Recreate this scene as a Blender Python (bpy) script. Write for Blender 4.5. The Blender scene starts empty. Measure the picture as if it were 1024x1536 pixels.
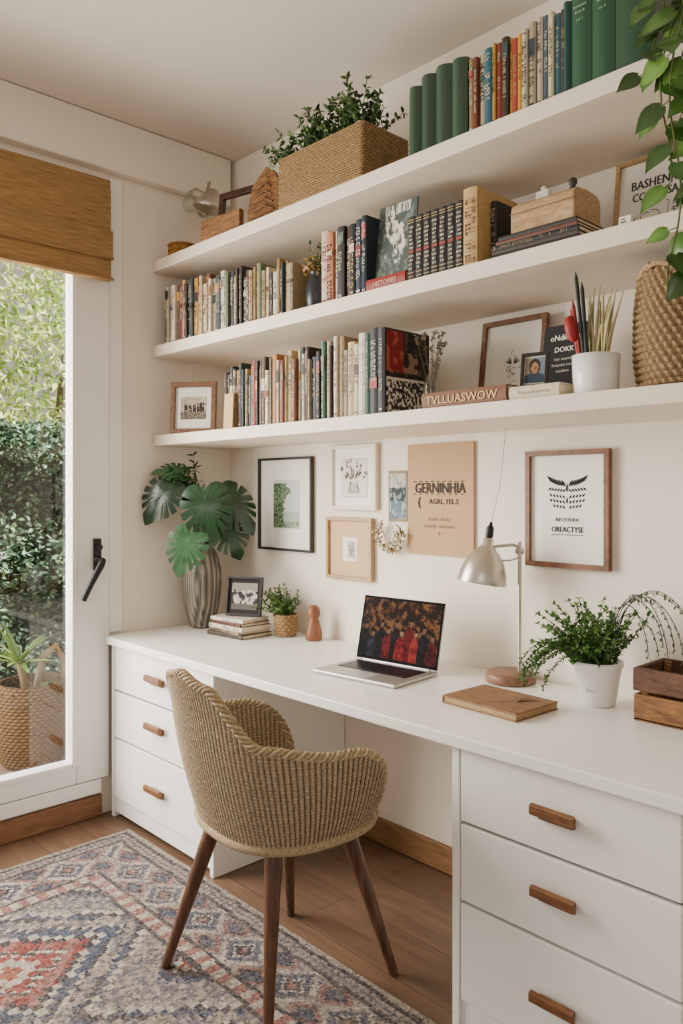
import bpy, math, random
import numpy as np
from mathutils import Vector, Matrix, noise
R=random.Random(7)
pi=math.pi
def H(h):
    h=h.lstrip('#'); o=[]
    for i in (0,2,4):
        c=int(h[i:i+2],16)/255
        o.append(c/12.92 if c<=.04045 else ((c+.055)/1.055)**2.4)
    return tuple(o)
def T(x,y,z): return Matrix.Translation((x,y,z))
def RX(a): return Matrix.Rotation(math.radians(a),4,'X')
def RY(a): return Matrix.Rotation(math.radians(a),4,'Y')
def RZ(a): return Matrix.Rotation(math.radians(a),4,'Z')
def vary(c,a,r=R):
    k=1+r.uniform(-a,a); return tuple(max(0,min(1,x*k*(1+r.uniform(-a,a)*.3))) for x in c)
def N2(u,v,s,o=0): return noise.noise(Vector((u*s+o,v*s-o,o*.7)))

# ------------------------------------------------------------------ materials
def mat(name,col=(.8,.8,.8),rough=.5,metal=0,attr=False,n=None,amt=.15,bump=0,bs=50,st=(1,1,1),spec=.5,transl=0,wave=None,coat=0):
    m=bpy.data.materials.new(name); m.use_nodes=True
    nt=m.node_tree; N=nt.nodes; L=nt.links
    b=N['Principled BSDF']; out=N['Material Output']
    b.inputs['Roughness'].default_value=rough; b.inputs['Metallic'].default_value=metal
    b.inputs['Specular IOR Level'].default_value=spec
    b.inputs['Coat Weight'].default_value=coat
    tc=N.new('ShaderNodeTexCoord'); mp=N.new('ShaderNodeMapping'); mp.inputs['Scale'].default_value=st
    L.new(tc.outputs['Object'],mp.inputs['Vector'])
    if attr:
        a=N.new('ShaderNodeAttribute'); a.attribute_name='Col'; src=a.outputs['Color']
    else:
        a=N.new('ShaderNodeRGB'); a.outputs[0].default_value=(*col,1); src=a.outputs[0]
    if n:
        t=N.new('ShaderNodeTexNoise'); t.inputs['Scale'].default_value=n; t.inputs['Detail'].default_value=5
        L.new(mp.outputs[0],t.inputs['Vector'])
        mr=N.new('ShaderNodeMapRange'); mr.inputs[1].default_value=.3; mr.inputs[2].default_value=.7
        mr.inputs[3].default_value=1-amt; mr.inputs[4].default_value=1+amt
        L.new(t.outputs['Fac'],mr.inputs[0])
        mx=N.new('ShaderNodeMix'); mx.data_type='RGBA'; mx.blend_type='MULTIPLY'; mx.inputs[0].default_value=1
        L.new(src,mx.inputs[6]); L.new(mr.outputs[0],mx.inputs[7]); src=mx.outputs[2]
    L.new(src,b.inputs['Base Color'])
    if bump:
        t2=N.new('ShaderNodeTexNoise'); t2.inputs['Scale'].default_value=bs; t2.inputs['Detail'].default_value=4
        L.new(mp.outputs[0],t2.inputs['Vector'])
        bp=N.new('ShaderNodeBump'); bp.inputs['Strength'].default_value=bump; bp.inputs['Distance'].default_value=.01
        L.new(t2.outputs['Fac'],bp.inputs['Height']); L.new(bp.outputs[0],b.inputs['Normal'])
    if transl:
        tr=N.new('ShaderNodeBsdfTranslucent'); L.new(src,tr.inputs['Color'])
        ms=N.new('ShaderNodeMixShader'); ms.inputs[0].default_value=transl
        L.new(b.outputs[0],ms.inputs[1]); L.new(tr.outputs[0],ms.inputs[2]); L.new(ms.outputs[0],out.inputs['Surface'])
    return m
def wood(name,c1,c2,st=(1,12,12),sc=6,rough=.45,bump=.15):
    m=bpy.data.materials.new(name); m.use_nodes=True
    nt=m.node_tree; N=nt.nodes; L=nt.links; b=N['Principled BSDF']; b.inputs['Roughness'].default_value=rough
    tc=N.new('ShaderNodeTexCoord'); mp=N.new('ShaderNodeMapping'); mp.inputs['Scale'].default_value=st
    L.new(tc.outputs['Object'],mp.inputs['Vector'])
    t=N.new('ShaderNodeTexNoise'); t.inputs['Scale'].default_value=sc; t.inputs['Detail'].default_value=8; t.inputs['Roughness'].default_value=.65
    t.inputs['Distortion'].default_value=.6
    L.new(mp.outputs[0],t.inputs['Vector'])
    cr=N.new('ShaderNodeValToRGB'); cr.color_ramp.elements[0].position=.32; cr.color_ramp.elements[1].position=.68
    cr.color_ramp.elements[0].color=(*c2,1); cr.color_ramp.elements[1].color=(*c1,1)
    L.new(t.outputs['Fac'],cr.inputs[0]); L.new(cr.outputs[0],b.inputs['Base Color'])
    bp=N.new('ShaderNodeBump'); bp.inputs['Strength'].default_value=bump; bp.inputs['Distance'].default_value=.004
    L.new(t.outputs['Fac'],bp.inputs['Height']); L.new(bp.outputs[0],b.inputs['Normal'])
    return m
def glassmat(name,tint=(1,1,1),gl=.08,rough=.02):
    m=bpy.data.materials.new(name); m.use_nodes=True
    nt=m.node_tree; N=nt.nodes; L=nt.links; N.remove(N['Principled BSDF']); out=N['Material Output']
    tr=N.new('ShaderNodeBsdfTransparent'); tr.inputs[0].default_value=(*tint,1)
    g=N.new('ShaderNodeBsdfGlossy'); g.inputs['Roughness'].default_value=rough
    lw=N.new('ShaderNodeLayerWeight'); lw.inputs[0].default_value=.25
    mr=N.new('ShaderNodeMapRange'); mr.inputs[3].default_value=gl*.3; mr.inputs[4].default_value=min(1,gl*5)
    L.new(lw.outputs['Facing'],mr.inputs[0])
    ms=N.new('ShaderNodeMixShader'); L.new(mr.outputs[0],ms.inputs[0]); L.new(tr.outputs[0],ms.inputs[1]); L.new(g.outputs[0],ms.inputs[2])
    L.new(ms.outputs[0],out.inputs['Surface'])
    return m
WALL=mat('wall_paint',H('#efe5d6'),.85,n=1.5,amt=.02,bump=.05,bs=120)
CEIL=mat('ceiling_paint',H('#d9d0c3'),.9,n=2,amt=.01)
WHITE=mat('white_lacquer',H('#f4f1eb'),.34,n=3,amt=.01)
SHELFM=mat('shelf_paint',H('#e4d7c4'),.5,n=4,amt=.02)
FRAMEW=mat('window_frame_paint',H('#f1efea'),.4,n=4,amt=.01)
ATT=mat('painted_attr',attr=True,rough=.6,n=60,amt=.14)
PAPER=mat('paper_attr',attr=True,rough=.8)
GLOSSATT=mat('gloss_attr',attr=True,rough=.35)
LEAF=mat('leaf',attr=True,rough=.4,n=40,amt=.12,transl=.12)
LEAFG=mat('glossy_leaf',attr=True,rough=.26,n=18,amt=.3,transl=.05,spec=.6)
LEAFO=mat('leaf_outdoor',attr=True,rough=.5,n=20,amt=.15,transl=.4)
JUTE=mat('jute_weave',attr=True,rough=.95,n=150,amt=.3,bump=.6,bs=300,spec=.15)
WALNUT=wood('walnut',H('#6f4b34'),H('#3b2417'),st=(14,14,1.2),sc=5,rough=.35)
OAKX=wood('oak_handle',H('#8d6038'),H('#563620'),st=(2,20,20),sc=6,rough=.5)
OAKB=wood('oak_baseboard',H('#9c744e'),H('#75532f'),st=(2,14,20),sc=5)
OAKBY=wood('oak_baseboard_y',H('#93694a'),H('#6d4a30'),st=(14,2,20),sc=5)
LOAK=wood('light_oak',H('#bf9e74'),H('#94734c'),st=(3,10,10),sc=8)
FRBR=wood('brown_frame',H('#8a5d3c'),H('#573721'),st=(8,8,8),sc=5)
FRDK=mat('black_frame',H('#211b18'),.4,n=30,amt=.2)
RUSTIC=wood('rustic_wood',H('#9a6a3a'),H('#4a2d18'),st=(3,12,14),sc=6,rough=.7,bump=.4)
BLACKM=mat('black_metal',H('#1c1b1b'),.4,metal=.3,n=40,amt=.1)
SILVER=mat('brushed_nickel',H('#c4bdb1'),.32,metal=.9,n=30,amt=.06)
ALU=mat('aluminium',H('#c3c2c0'),.35,metal=.75,n=50,amt=.03)
CER=mat('white_ceramic',H('#efeeea'),.3,n=12,amt=.02,coat=.2)
SOIL=mat('soil',H('#3b2a1d'),.95,n=60,amt=.4,bump=.8,bs=90)
GLASS=glassmat('window_glass')
VGLASS=glassmat('vase_glass',(.88,.9,.88),.18)

# ------------------------------------------------------------------ mesh builder
class MB:
    def __init__(s): s.v=[];s.f=[];s.m=[];s.c=[];s.sm=[]
    def add(s,vs,fs,mat=0,col=(1,1,1),M=None,smooth=False):
        o=len(s.v)
        if M is not None: s.v.extend([tuple(M@Vector(p)) for p in vs])
        else: s.v.extend(vs)
        cl=isinstance(col,list)
        for i,f in enumerate(fs):
            s.f.append(tuple(k+o for k in f)); s.m.append(mat); s.c.append(col[i] if cl else col); s.sm.append(smooth)
    def join(s,b):
        o=len(s.v); s.v+=b.v; s.f+=[tuple(k+o for k in f) for f in b.f]; s.m+=b.m; s.c+=b.c; s.sm+=b.sm
    def build(s,name,mats,parent=None,bevel=0,seg=2):
        me=bpy.data.meshes.new(name)
        a=np.array(s.v,dtype=float)
        if not np.isfinite(a).all(): raise ValueError('nan in '+name)
        lo=a.min(0); hi=a.max(0)
        org=np.array([(lo[0]+hi[0])/2,(lo[1]+hi[1])/2,lo[2]])
        me.from_pydata((a-org).tolist(),[],s.f)
        for m in mats: me.materials.append(m)
        me.polygons.foreach_set('material_index',s.m); me.polygons.foreach_set('use_smooth',s.sm)
        ca=me.color_attributes.new('Col','FLOAT_COLOR','CORNER')
        cnt=np.array([len(f) for f in s.f]); cc=np.ones((len(s.f),4)); cc[:,:3]=np.nan_to_num(np.array([c[:3] for c in s.c],dtype=float))
        ca.data.foreach_set('color',np.repeat(cc,cnt,axis=0).ravel())
        me.update()
        ob=bpy.data.objects.new(name,me); bpy.context.scene.collection.objects.link(ob)
        ob.location=org.tolist()
        if bevel:
            b=ob.modifiers.new('bevel','BEVEL'); b.width=bevel; b.segments=seg; b.limit_method='ANGLE'; b.angle_limit=.7
        if parent is not None:
            ob.parent=parent; ob.matrix_parent_inverse=T(*parent.location).inverted()
        return ob
def empty(name,loc):
    e=bpy.data.objects.new(name,None); e.location=loc; e.empty_display_size=.05
    bpy.context.scene.collection.objects.link(e); return e
BF=[(0,3,2,1),(4,5,6,7),(0,1,5,4),(1,2,6,5),(2,3,7,6),(3,0,4,7)]
def box(mb,x0,x1,y0,y1,z0,z1,mat=0,col=(1,1,1),M=None):
    mb.add([(x0,y0,z0),(x1,y0,z0),(x1,y1,z0),(x0,y1,z0),(x0,y0,z1),(x1,y0,z1),(x1,y1,z1),(x0,y1,z1)],BF,mat,col,M)
def lathe(mb,prof,seg=32,mat=0,col=(1,1,1),M=None,smooth=True,capb=True,capt=False):
    vs=[];fs=[]
    for r,z in prof:
        for i in range(seg):
            a=2*pi*i/seg; vs.append((r*math.cos(a),r*math.sin(a),z))
    for j in range(len(prof)-1):
        for i in range(seg):
            k=(i+1)%seg; fs.append((j*seg+i,j*seg+k,(j+1)*seg+k,(j+1)*seg+i))
    mb.add(vs,fs,mat,col,M,smooth)
    if capb: mb.add(vs[:seg],[tuple(range(seg-1,-1,-1))],mat,col if not isinstance(col,list) else col[0],M)
    if capt: mb.add(vs[-seg:],[tuple(range(seg))],mat,col if not isinstance(col,list) else col[0],M)
def tube(mb,pts,r,seg=8,mat=0,col=(1,1,1),M=None,cap=True):
    pts=[Vector(p) for p in pts]; n=len(pts)
    rr=r if isinstance(r,(list,tuple)) else [r]*n
    vs=[];fs=[]; up=None
    for i,p in enumerate(pts):
        d=(pts[min(i+1,n-1)]-pts[max(i-1,0)]).normalized()
        if up is None:
            up=Vector((0,0,1)) if abs(d.z)<.9 else Vector((1,0,0))
        s=d.cross(up)
        if s.length<1e-6: s=d.orthogonal()
        s.normalize(); up=s.cross(d).normalized()
        for k in range(seg):
            a=2*pi*k/seg; vs.append(tuple(p+s*math.cos(a)*rr[i]+up*math.sin(a)*rr[i]))
    for i in range(n-1):
        for k in range(seg):
            q=(k+1)%seg; fs.append((i*seg+k,i*seg+q,(i+1)*seg+q,(i+1)*seg+k))
    mb.add(vs,fs,mat,col,M,True)
    if cap:
        mb.add(vs[:seg],[tuple(range(seg))],mat,col,M); mb.add(vs[-seg:],[tuple(range(seg-1,-1,-1))],mat,col,M)
def grid(mb,P,mat=0,cols=None,col=(1,1,1),closeu=False,smooth=True,flip=False):
    nu,nv=P.shape[:2]; vs=P.reshape(-1,3).tolist()
    fs=[];cl=[]
    for i in range(nu if closeu else nu-1):
        i2=(i+1)%nu
        for j in range(nv-1):
            f=(i*nv+j,i2*nv+j,i2*nv+j+1,i*nv+j+1)
            fs.append(f[::-1] if flip else f)
            if cols is not None: cl.append(tuple(cols[i,j]))
    mb.add(vs,fs,mat,cl if cols is not None else col,None,smooth)
def panel(mb,M,x0,x1,z0,z1,y,nx,nz,fn,mat=0):
    vs=[];fs=[];cl=[]
    for j in range(nz+1):
        for i in range(nx+1): vs.append((x0+(x1-x0)*i/nx,y,z0+(z1-z0)*j/nz))
    for j in range(nz):
        for i in range(nx):
            a=j*(nx+1)+i; fs.append((a,a+1,a+nx+2,a+nx+1)); cl.append(fn((i+.5)/nx,(j+.5)/nz))
    mb.add(vs,fs,mat,cl,M)
def leaf(mb,p,d,nrm,L,W,col,mat=0,curl=.15,heart=False):
    p=Vector(p); d=Vector(d).normalized(); s=d.cross(Vector(nrm))
    if s.length<1e-4: s=d.orthogonal()
    s.normalize(); u=s.cross(d)
    k1,k2=(.28,.62); w1,w2=(.5,.36) if heart else (.42,.4)
    dr=u*(-curl*L)
    b=p; c1=p+d*L*k1-u*W*.08; c2=p+d*L*k2+dr*.4-u*W*.08; t=p+d*L+dr
    l1=p+d*L*(k1-(.08 if heart else 0))+s*W*w1+u*W*.08; l2=p+d*L*k2+s*W*w2+dr*.4+u*W*.06
    r1=p+d*L*(k1-(.08 if heart else 0))-s*W*w1+u*W*.08; r2=p+d*L*k2-s*W*w2+dr*.4+u*W*.06
    mb.add([tuple(x) for x in (b,c1,c2,t,l1,l2,r1,r2)],[(0,1,4),(4,1,2,5),(5,2,3),(0,6,1),(1,6,7,2),(7,3,2)],mat,col,None,True)
def heartleaf(mb,p,d,nrm,L,W,col,mat=0,curl=.25):
    p=Vector(p); d=Vector(d).normalized(); s=d.cross(Vector(nrm))
    if s.length<1e-4: s=d.orthogonal()
    s.normalize(); u=s.cross(d)
    ts=[0,.12,.28,.45,.62,.78,.9,1]; ws=[.16,.40,.5,.47,.36,.22,.1,0.01]
    vs=[];fs=[];cl=[]
    for t,w in zip(ts,ws):
        back=-.09*L*(1-t)**3 if t<.2 else 0
        c=p+d*L*t-u*(curl*L*t*t); 
        for k in (-1,-.5,0,.5,1):
            vs.append(tuple(c+s*(W*w*k)+u*(W*.10*abs(k)-W*.05*k*k)+d*(back*abs(k))))
    c2=tuple(q*1.18 for q in col)
    for i in range(len(ts)-1):
        for k in range(4):
            a=i*5+k; fs.append((a,a+1,a+6,a+5)); cl.append(col if k in (0,3) else c2)
    mb.add(vs,fs,mat,cl,None,True)
def rv(r=R): 
    while 1:
        v=Vector((r.uniform(-1,1),r.uniform(-1,1),r.uniform(-1,1)))
        if .01<v.length<1: return v.normalized()
def sprig(mb,p,d,length,n,L,W,cols,droop=.1,wob=.25,stem=H('#4e5a2c'),sr=.0012,mat=0,r=R,per=2,zmin=None):
    p=Vector(p); d=Vector(d).normalized(); pts=[p.copy()]
    st=length/n
    for i in range(n):
        d=(d+rv(r)*wob*.35+Vector((0,0,-droop))).normalized(); p=p+d*st
        if zmin and p.z<zmin: break
        pts.append(p.copy())
        for k in range(per):
            ld=(rv(r)+d*.5).normalized(); ll=L*r.uniform(.7,1.2)
            leaf(mb,p,ld,rv(r)*.5+Vector((0,0,1)),ll,W*ll/L,vary(r.choice(cols),.2,r),mat)
    if len(pts)>1: tube(mb,pts,sr,4,mat,stem,cap=False)
    return p
_tc={}
def text_geo(s,size):
    k=(s,size)
    if k in _tc: return _tc[k]
    cu=bpy.data.curves.new('t','FONT'); cu.body=s; cu.size=size; cu.align_x='CENTER'; cu.resolution_u=2
    ob=bpy.data.objects.new('t',cu); bpy.context.scene.collection.objects.link(ob)
    dg=bpy.context.evaluated_depsgraph_get(); me=bpy.data.meshes.new_from_object(ob.evaluated_get(dg))
    vs=[tuple(v.co) for v in me.vertices]; fs=[tuple(p.vertices) for p in me.polygons]
    bpy.data.objects.remove(ob); bpy.data.meshes.remove(me); _tc[k]=(vs,fs); return vs,fs
def text(mb,s,size,M,x,z,y,col,mat=0,sx=1,bold=0):
    vs,fs=text_geo(s,size)
    for dx in ([0] if not bold else [0,bold*.5,bold]):
        mb.add([(x+v[0]*sx+dx,y-dx*.02,z+v[1]) for v in vs],fs,mat,col,M)
def quadxz(mb,M,x0,x1,z0,z1,y,col,mat=0): mb.add([(x0,y,z0),(x1,y,z0),(x1,y,z1),(x0,y,z1)],[(0,1,2,3)],mat,col,M)

# ------------------------------------------------------------------ room shell
CEILZ=2.92
def simple(name,boxes,m,bevel=0,parent=None):
    mb=MB()
    for b in boxes: box(mb,*b)
    return mb.build(name,[m],parent,bevel)
WY0=-2.35; WY1=-.635; WZ0=.16; WZ1=2.66
simple('wall_left',[(-.14,0,WY1,.12,0,CEILZ),(-.14,0,-4.6,WY0,0,CEILZ),(-.14,0,WY0,WY1,0,WZ0),(-.14,0,WY0,WY1,WZ1,CEILZ)],WALL)
simple('wall_back',[(0,5.4,0,.12,0,CEILZ)],WALL)
simple('ceiling',[(-.14,5.4,-4.6,.12,CEILZ,CEILZ+.1)],CEIL)
# floor
mf=bpy.data.materials.new('floor_wood'); mf.use_nodes=True
nt=mf.node_tree;N=nt.nodes;L=nt.links;b=N['Principled BSDF'];b.inputs['Roughness'].default_value=.36
tc=N.new('ShaderNodeTexCoord')
br=N.new('ShaderNodeTexBrick'); br.inputs['Scale'].default_value=1; br.inputs['Brick Width'].default_value=1.5; br.inputs['Row Height'].default_value=.19
br.inputs['Mortar Size'].default_value=.0016; br.inputs['Color1'].default_value=(*H('#745944'),1); br.inputs['Color2'].default_value=(*H('#664d3b'),1); br.inputs['Mortar'].default_value=(*H('#3c2f25'),1)
br.offset=.37
L.new(tc.outputs['Object'],br.inputs['Vector'])
mp=N.new('ShaderNodeMapping'); mp.inputs['Scale'].default_value=(1.5,14,1); L.new(tc.outputs['Object'],mp.inputs[0])
tn=N.new('ShaderNodeTexNoise'); tn.inputs['Scale'].default_value=2.4; tn.inputs['Detail'].default_value=8; tn.inputs['Distortion'].default_value=.5; L.new(mp.outputs[0],tn.inputs['Vector'])
mr=N.new('ShaderNodeMapRange'); mr.inputs[1].default_value=.3; mr.inputs[2].default_value=.7; mr.inputs[3].default_value=.7; mr.inputs[4].default_value=1.22; L.new(tn.outputs[0],mr.inputs[0])
mx=N.new('ShaderNodeMix'); mx.data_type='RGBA'; mx.blend_type='MULTIPLY'; mx.inputs[0].default_value=1
L.new(br.outputs['Color'],mx.inputs[6]);L.new(mr.outputs[0],mx.inputs[7]);L.new(mx.outputs[2],b.inputs['Base Color'])
bp=N.new('ShaderNodeBump');bp.inputs['Strength'].default_value=.15;bp.inputs['Distance'].default_value=.003;L.new(tn.outputs[0],bp.inputs['Height']);L.new(bp.outputs[0],b.inputs['Normal'])
simple('floor',[(0,5.4,-4.6,0,-.1,0)],mf)
simple('baseboard_back',[(.80,1.846,-.018,-.001,.001,.095),(3.09,5.4,-.018,-.001,.001,.095)],OAKB,.003)
simple('baseboard_left',[(.001,.02,-4.6,-.665,.001,.088)],OAKBY,.003)
simple('trim_1',[(.001,.05,-4.6,-.03,2.70,CEILZ-.002)],WALL,.006)
simple('trim_2',[(.001,.016,-.632,-.572,.76,2.68)],FRAMEW,.003)
simple('trim_3',[(.001,.03,WY0-.05,-.672,.10,.157)],FRAMEW,.004)
win=empty('window_1',(0,-1.4,WZ0))
sy=-.782
simple('frame',[(-.05,.03,sy,WY1-.002,WZ0,WZ1),(-.05,.03,WY0+.002,WY0+.14,WZ0,WZ1),(-.05,.03,WY0+.14,sy,WZ0,WZ0+.075),(-.05,.03,WY0+.14,sy,WZ1-.09,WZ1)],FRAMEW,.006,win)
simple('inner_bead',[(-.03,.036,sy-.02,sy+.002,WZ0+.075,WZ1-.09),(-.03,.036,WY0+.14,sy-.02,WZ0+.07,WZ0+.092)],FRAMEW,.003,win)
simple('glass_pane',[(-.012,-.006,WY0+.13,sy+.01,WZ0+.07,WZ1-.08)],GLASS,0,win)
mb=MB()
hy=-.695
box(mb,.031,.042,hy-.016,hy+.016,1.03,1.16)
tube(mb,[(.04,hy,1.125),(.06,hy,1.125)],.013,12)
lathe(mb,[(.018,.0),(.02,.006),(.012,.014)],16,M=T(.042,hy,1.07)@RY(90),capt=True)
tube(mb,[(.042,hy,1.07),(.085,hy,1.07),(.09,hy-.01,1.055),(.088,hy-.05,.985),(.085,hy-.085,.915)],[.012,.014,.015,.013,.012],10)
mb.build('handle',[BLACKM],win,.002)
mbam=bpy.data.materials.new('bamboo_weave'); mbam.use_nodes=True
nt=mbam.node_tree;N=nt.nodes;L=nt.links;b=N['Principled BSDF'];b.inputs['Roughness'].default_value=.8
tc=N.new('ShaderNodeTexCoord'); mp=N.new('ShaderNodeMapping'); mp.inputs['Scale'].default_value=(1,3,60); L.new(tc.outputs['Object'],mp.inputs[0])
tn=N.new('ShaderNodeTexNoise'); tn.inputs['Scale'].default_value=4; tn.inputs['Detail'].default_value=6; L.new(mp.outputs[0],tn.inputs['Vector'])
cr=N.new('ShaderNodeValToRGB'); cr.color_ramp.elements[0].position=.3;cr.color_ramp.elements[1].position=.7
cr.color_ramp.elements[0].color=(*H('#8a6a40'),1);cr.color_ramp.elements[1].color=(*H('#b9935f'),1)
L.new(tn.outputs[0],cr.inputs[0]);L.new(cr.outputs[0],b.inputs['Base Color'])
bp=N.new('ShaderNodeBump');bp.inputs['Strength'].default_value=.5;bp.inputs['Distance'].default_value=.004;L.new(tn.outputs[0],bp.inputs['Height']);L.new(bp.outputs[0],b.inputs['Normal'])
tr=N.new('ShaderNodeBsdfTranslucent');L.new(cr.outputs[0],tr.inputs[0]);ms=N.new('ShaderNodeMixShader');ms.inputs[0].default_value=.2
L.new(b.outputs[0],ms.inputs[1]);L.new(tr.outputs[0],ms.inputs[2]);L.new(ms.outputs[0],N['Material Output'].inputs['Surface'])
bl=empty('roman_blind',(.08,-1.5,2.22))
mb=MB()
box(mb,.032,.075,-2.42,-.655,2.60,2.645)
box(mb,.066,.078,-2.42,-.655,2.40,2.605)
box(mb,.072,.092,-2.42,-.652,2.315,2.43)
box(mb,.062,.082,-2.42,-.655,2.225,2.325)
for z in (2.40,2.318,2.232): tube(mb,[(.088 if z<2.39 else .082,-2.42,z),(.088 if z<2.39 else .082,-.65,z)],.007,8)
mb.build('woven_shade',[mbam],bl,.004)

# ------------------------------------------------------------------ desk + cabinets
DF=-.658
simple('desk',[(.004,3.1,DF,-.004,.718,.75)],WHITE,.004)
def handle(mb,x,z,w=.112):
    y=DF+.0195
    prof=[(.0,.004),(.010,.006),(.022,.018),(.032,.014),(.032,-.005),(.020,-.012),(.010,-.014),(0,-.012)]
    vs=[];n=len(prof)
    for xx,k in ((x-w/2,1),(x+w/2,1)):
        for (d,h) in prof: vs.append((xx+(.0 if d>.015 else (.012 if xx<x else -.012)),y-d,z+h))
    fs=[(i,(i+1)%n,n+(i+1)%n,n+i) for i in range(n)]+[tuple(range(n-1,-1,-1)),tuple(range(n,2*n))]
    mb.add(vs,fs)
    box(mb,x-w*.42,x+w*.36,y-.009,y-.0005,z-.021,z-.010)
def cabinet(x0,x1):
    e=empty('drawer_cabinet',((x0+x1)/2,-.35,0))
    f=DF+.02
    simple('carcass',[(x0,x0+.022,f,-.003,.001,.716),(x1-.022,x1,f,-.003,.001,.716),(x0+.022,x1-.022,f+.03,-.03,.05,.07),
        (x0+.022,x1-.022,-.05,-.03,.07,.716),(x0+.022,x1-.022,f+.01,f+.05,.02,.08),(x0+.022,x1-.022,f+.022,-.05,.7,.716)],WHITE,.002,e)
    for i,(a,b2) in enumerate(((.086,.328),(.336,.525),(.533,.711))):
        simple('drawer_%d'%(i+1),[(x0+.026,x1-.026,f+.001,f+.020,a,b2)],WHITE,.003,e)
    for i,z in enumerate((.205,.445,.630)):
        mb=MB(); handle(mb,(x0+x1)/2+R.uniform(-.002,.002),z); mb.build('handle_%d'%(i+1),[OAKX],e,.0012)
cabinet(.05,.796); cabinet(1.85,2.452); cabinet(2.456,3.08)

SF=-.419
for z0,z1 in ((1.556,1.602),(1.947,1.996),(2.322,2.371)):
    simple('wall_shelf',[(.003,3.1,SF,-.003,z0,z1)],SHELFM,.003)

# ------------------------------------------------------------------ books
CREAM=H('#d8c9a8')
def book(mb,M,w,h,d,col,tcol,r,marks=True,band=None,rounded=.004,big=False):
    b=.002
    box(mb,0,b,0,d,0,h,0,col,M); box(mb,w-b,w,0,d,0,h,0,col,M)
    n=6; vs=[]
    for k in range(n+1):
        x=w*k/n; y=-rounded*math.sin(pi*k/n); vs+= [(x,y,0),(x,y,h)]
    fs=[(2*k,2*k+2,2*k+3,2*k+1) for k in range(n)]
    mb.add(vs,fs,0,col,M,True)
    mb.add([vs[2*k] for k in range(n+1)]+[(w,.004,0),(0,.004,0)],[tuple(range(n+3))[::-1]],0,col,M)
    mb.add([vs[2*k+1] for k in range(n+1)]+[(w,.004,h),(0,.004,h)],[tuple(range(n+3))],0,col,M)
    box(mb,b,w-b,.003,d-.004,.003,h-.003,0,CREAM,M)
    y=-rounded-.0006
    if band:
        a,c,bc=band; quadxz(mb,M,w*.04,w*.96,h*a,h*c,y+.0003,bc)
    if marks:
        cw=w*(r.uniform(.4,.68) if not big else .7); x0=(w-cw)/2
        z=h*r.uniform(.8,.95); end=h*r.uniform(.08,.4)
        while z>end:
            L_=max(.0035,min(.012,cw*.8)*r.uniform(.3,.8))
            k=r.random()
            if k<.82:
                t=L_*.32
                quadxz(mb,M,x0,x0+cw*r.uniform(.7,1),z-t,z,y,tcol)
                if r.random()<.6: quadxz(mb,M,x0,x0+cw*.22,z-L_,z,y,tcol)
                if r.random()<.5: quadxz(mb,M,x0+cw*.78,x0+cw,z-L_,z,y,tcol)
                if r.random()<.3: quadxz(mb,M,x0+cw*.4,x0+cw*.6,z-L_,z,y,tcol)
            elif k>.95: z-=.012
            z-=L_*1.3
        if r.random()<.5: quadxz(mb,M,x0,x0+cw,h*.04,h*.04+cw*.45,y,tcol)
PALW=['#c9bc9d','#b5a382','#d2c8b2','#a68f66','#a89c86','#937f5f','#d8ccb4','#8a7757','#bfae8b']
PALD=['#1e1e21','#28231f','#30343a','#18222b','#232f2b','#3d291f','#2f3d44','#46382d','#352c28']
PALC=['#8a2420','#a8552a','#b98a35','#274d66','#5d6d7a','#3f5b49','#96692e','#7a2525','#48697a','#a3703f','#5a6b4c','#6b3a2a']
def pal(r,w=.5,d=.3):
    k=r.random(); return H(r.choice(PALW if k<w else (PALD if k<w+d else PALC)))
def bright(c): return sum(c)/3
def row(name,x0,x1,yf,z,hf,wr,seed,w=.5,d=.3,dep=.19,cols=None,big=False,lean_end=False):
    r=random.Random(seed); mb=MB(); x=x0; i=0
    while x<x1-.008:
        tw=min(r.uniform(*wr),x1-x); 
        if x1-x-tw<.009: tw=x1-x
        c=H(cols[i%len(cols)]) if cols else pal(r,w,d); c=vary(c,.15,r)
        tcol=H('#221d19') if bright(c)>.2 else H(r.choice(['#b8ad92','#a8915a','#c2bba8']))
        if r.random()<.12 and bright(c)>.2: tcol=H('#8a2a20')
        h=hf((x-x0)/(x1-x0),r); band=None
        if r.random()<.42:
            a=r.uniform(.5,.8); band=(a,a+r.uniform(.06,.2),vary(pal(r,.3,.4),.1,r))
        book(mb,T(x+.0005,yf+r.uniform(0,.016),z+.0005),tw-.0012,h,dep+r.uniform(-.02,.01),c,tcol,r,True,band,min(.004,tw*.2),big)
        x+=tw; i+=1
    return mb
Y0=-.395
mb=row('b',.505,.625,Y0,1.602,lambda u,r:r.uniform(.215,.25),(.014,.024),3,.1,.8)
mb.join(row('b',.63,1.27,Y0,1.602,lambda u,r:.222+.035*u+r.uniform(-.03,.028),(.010,.027),21,.5,.24))
r=random.Random(11)
for (x,w,h,c) in ((1.272,.028,.268,'#d0c7b2'),(1.301,.022,.262,'#23493f'),(1.324,.034,.275,'#1a1819'),(1.359,.03,.272,'#1d1a1b')):
    book(mb,T(x,Y0,1.6025),w,h,.215,H(c),H('#b6af9f'),r,True,(.3,.42,H('#98302a')) if c=='#1a1819' else None)
Mc=T(1.3895,Y0,1.6025)@RZ(90)
def cov(u,v):
    q=N2(u,v,9,1.3)
    if v>.44:
        if u<.42 and v>.5: return H('#7a1518') if q<.25 else H('#a84a3a')
        if .3<u<.75 and .5<v<.75 and q>-.05: return H('#8a6a58')
        return H('#171314') if q<.2 else H('#4a3a36')
    if v>.40: return H('#c9c2b4')
    return H('#cfc8ba') if N2(u,v,22,4)>.05 else H('#2a2728')
panel(mb,Mc,.006,.208,.004,.266,-.0006,44,60,cov)
mb.build('book_row',[ATT])
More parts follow.
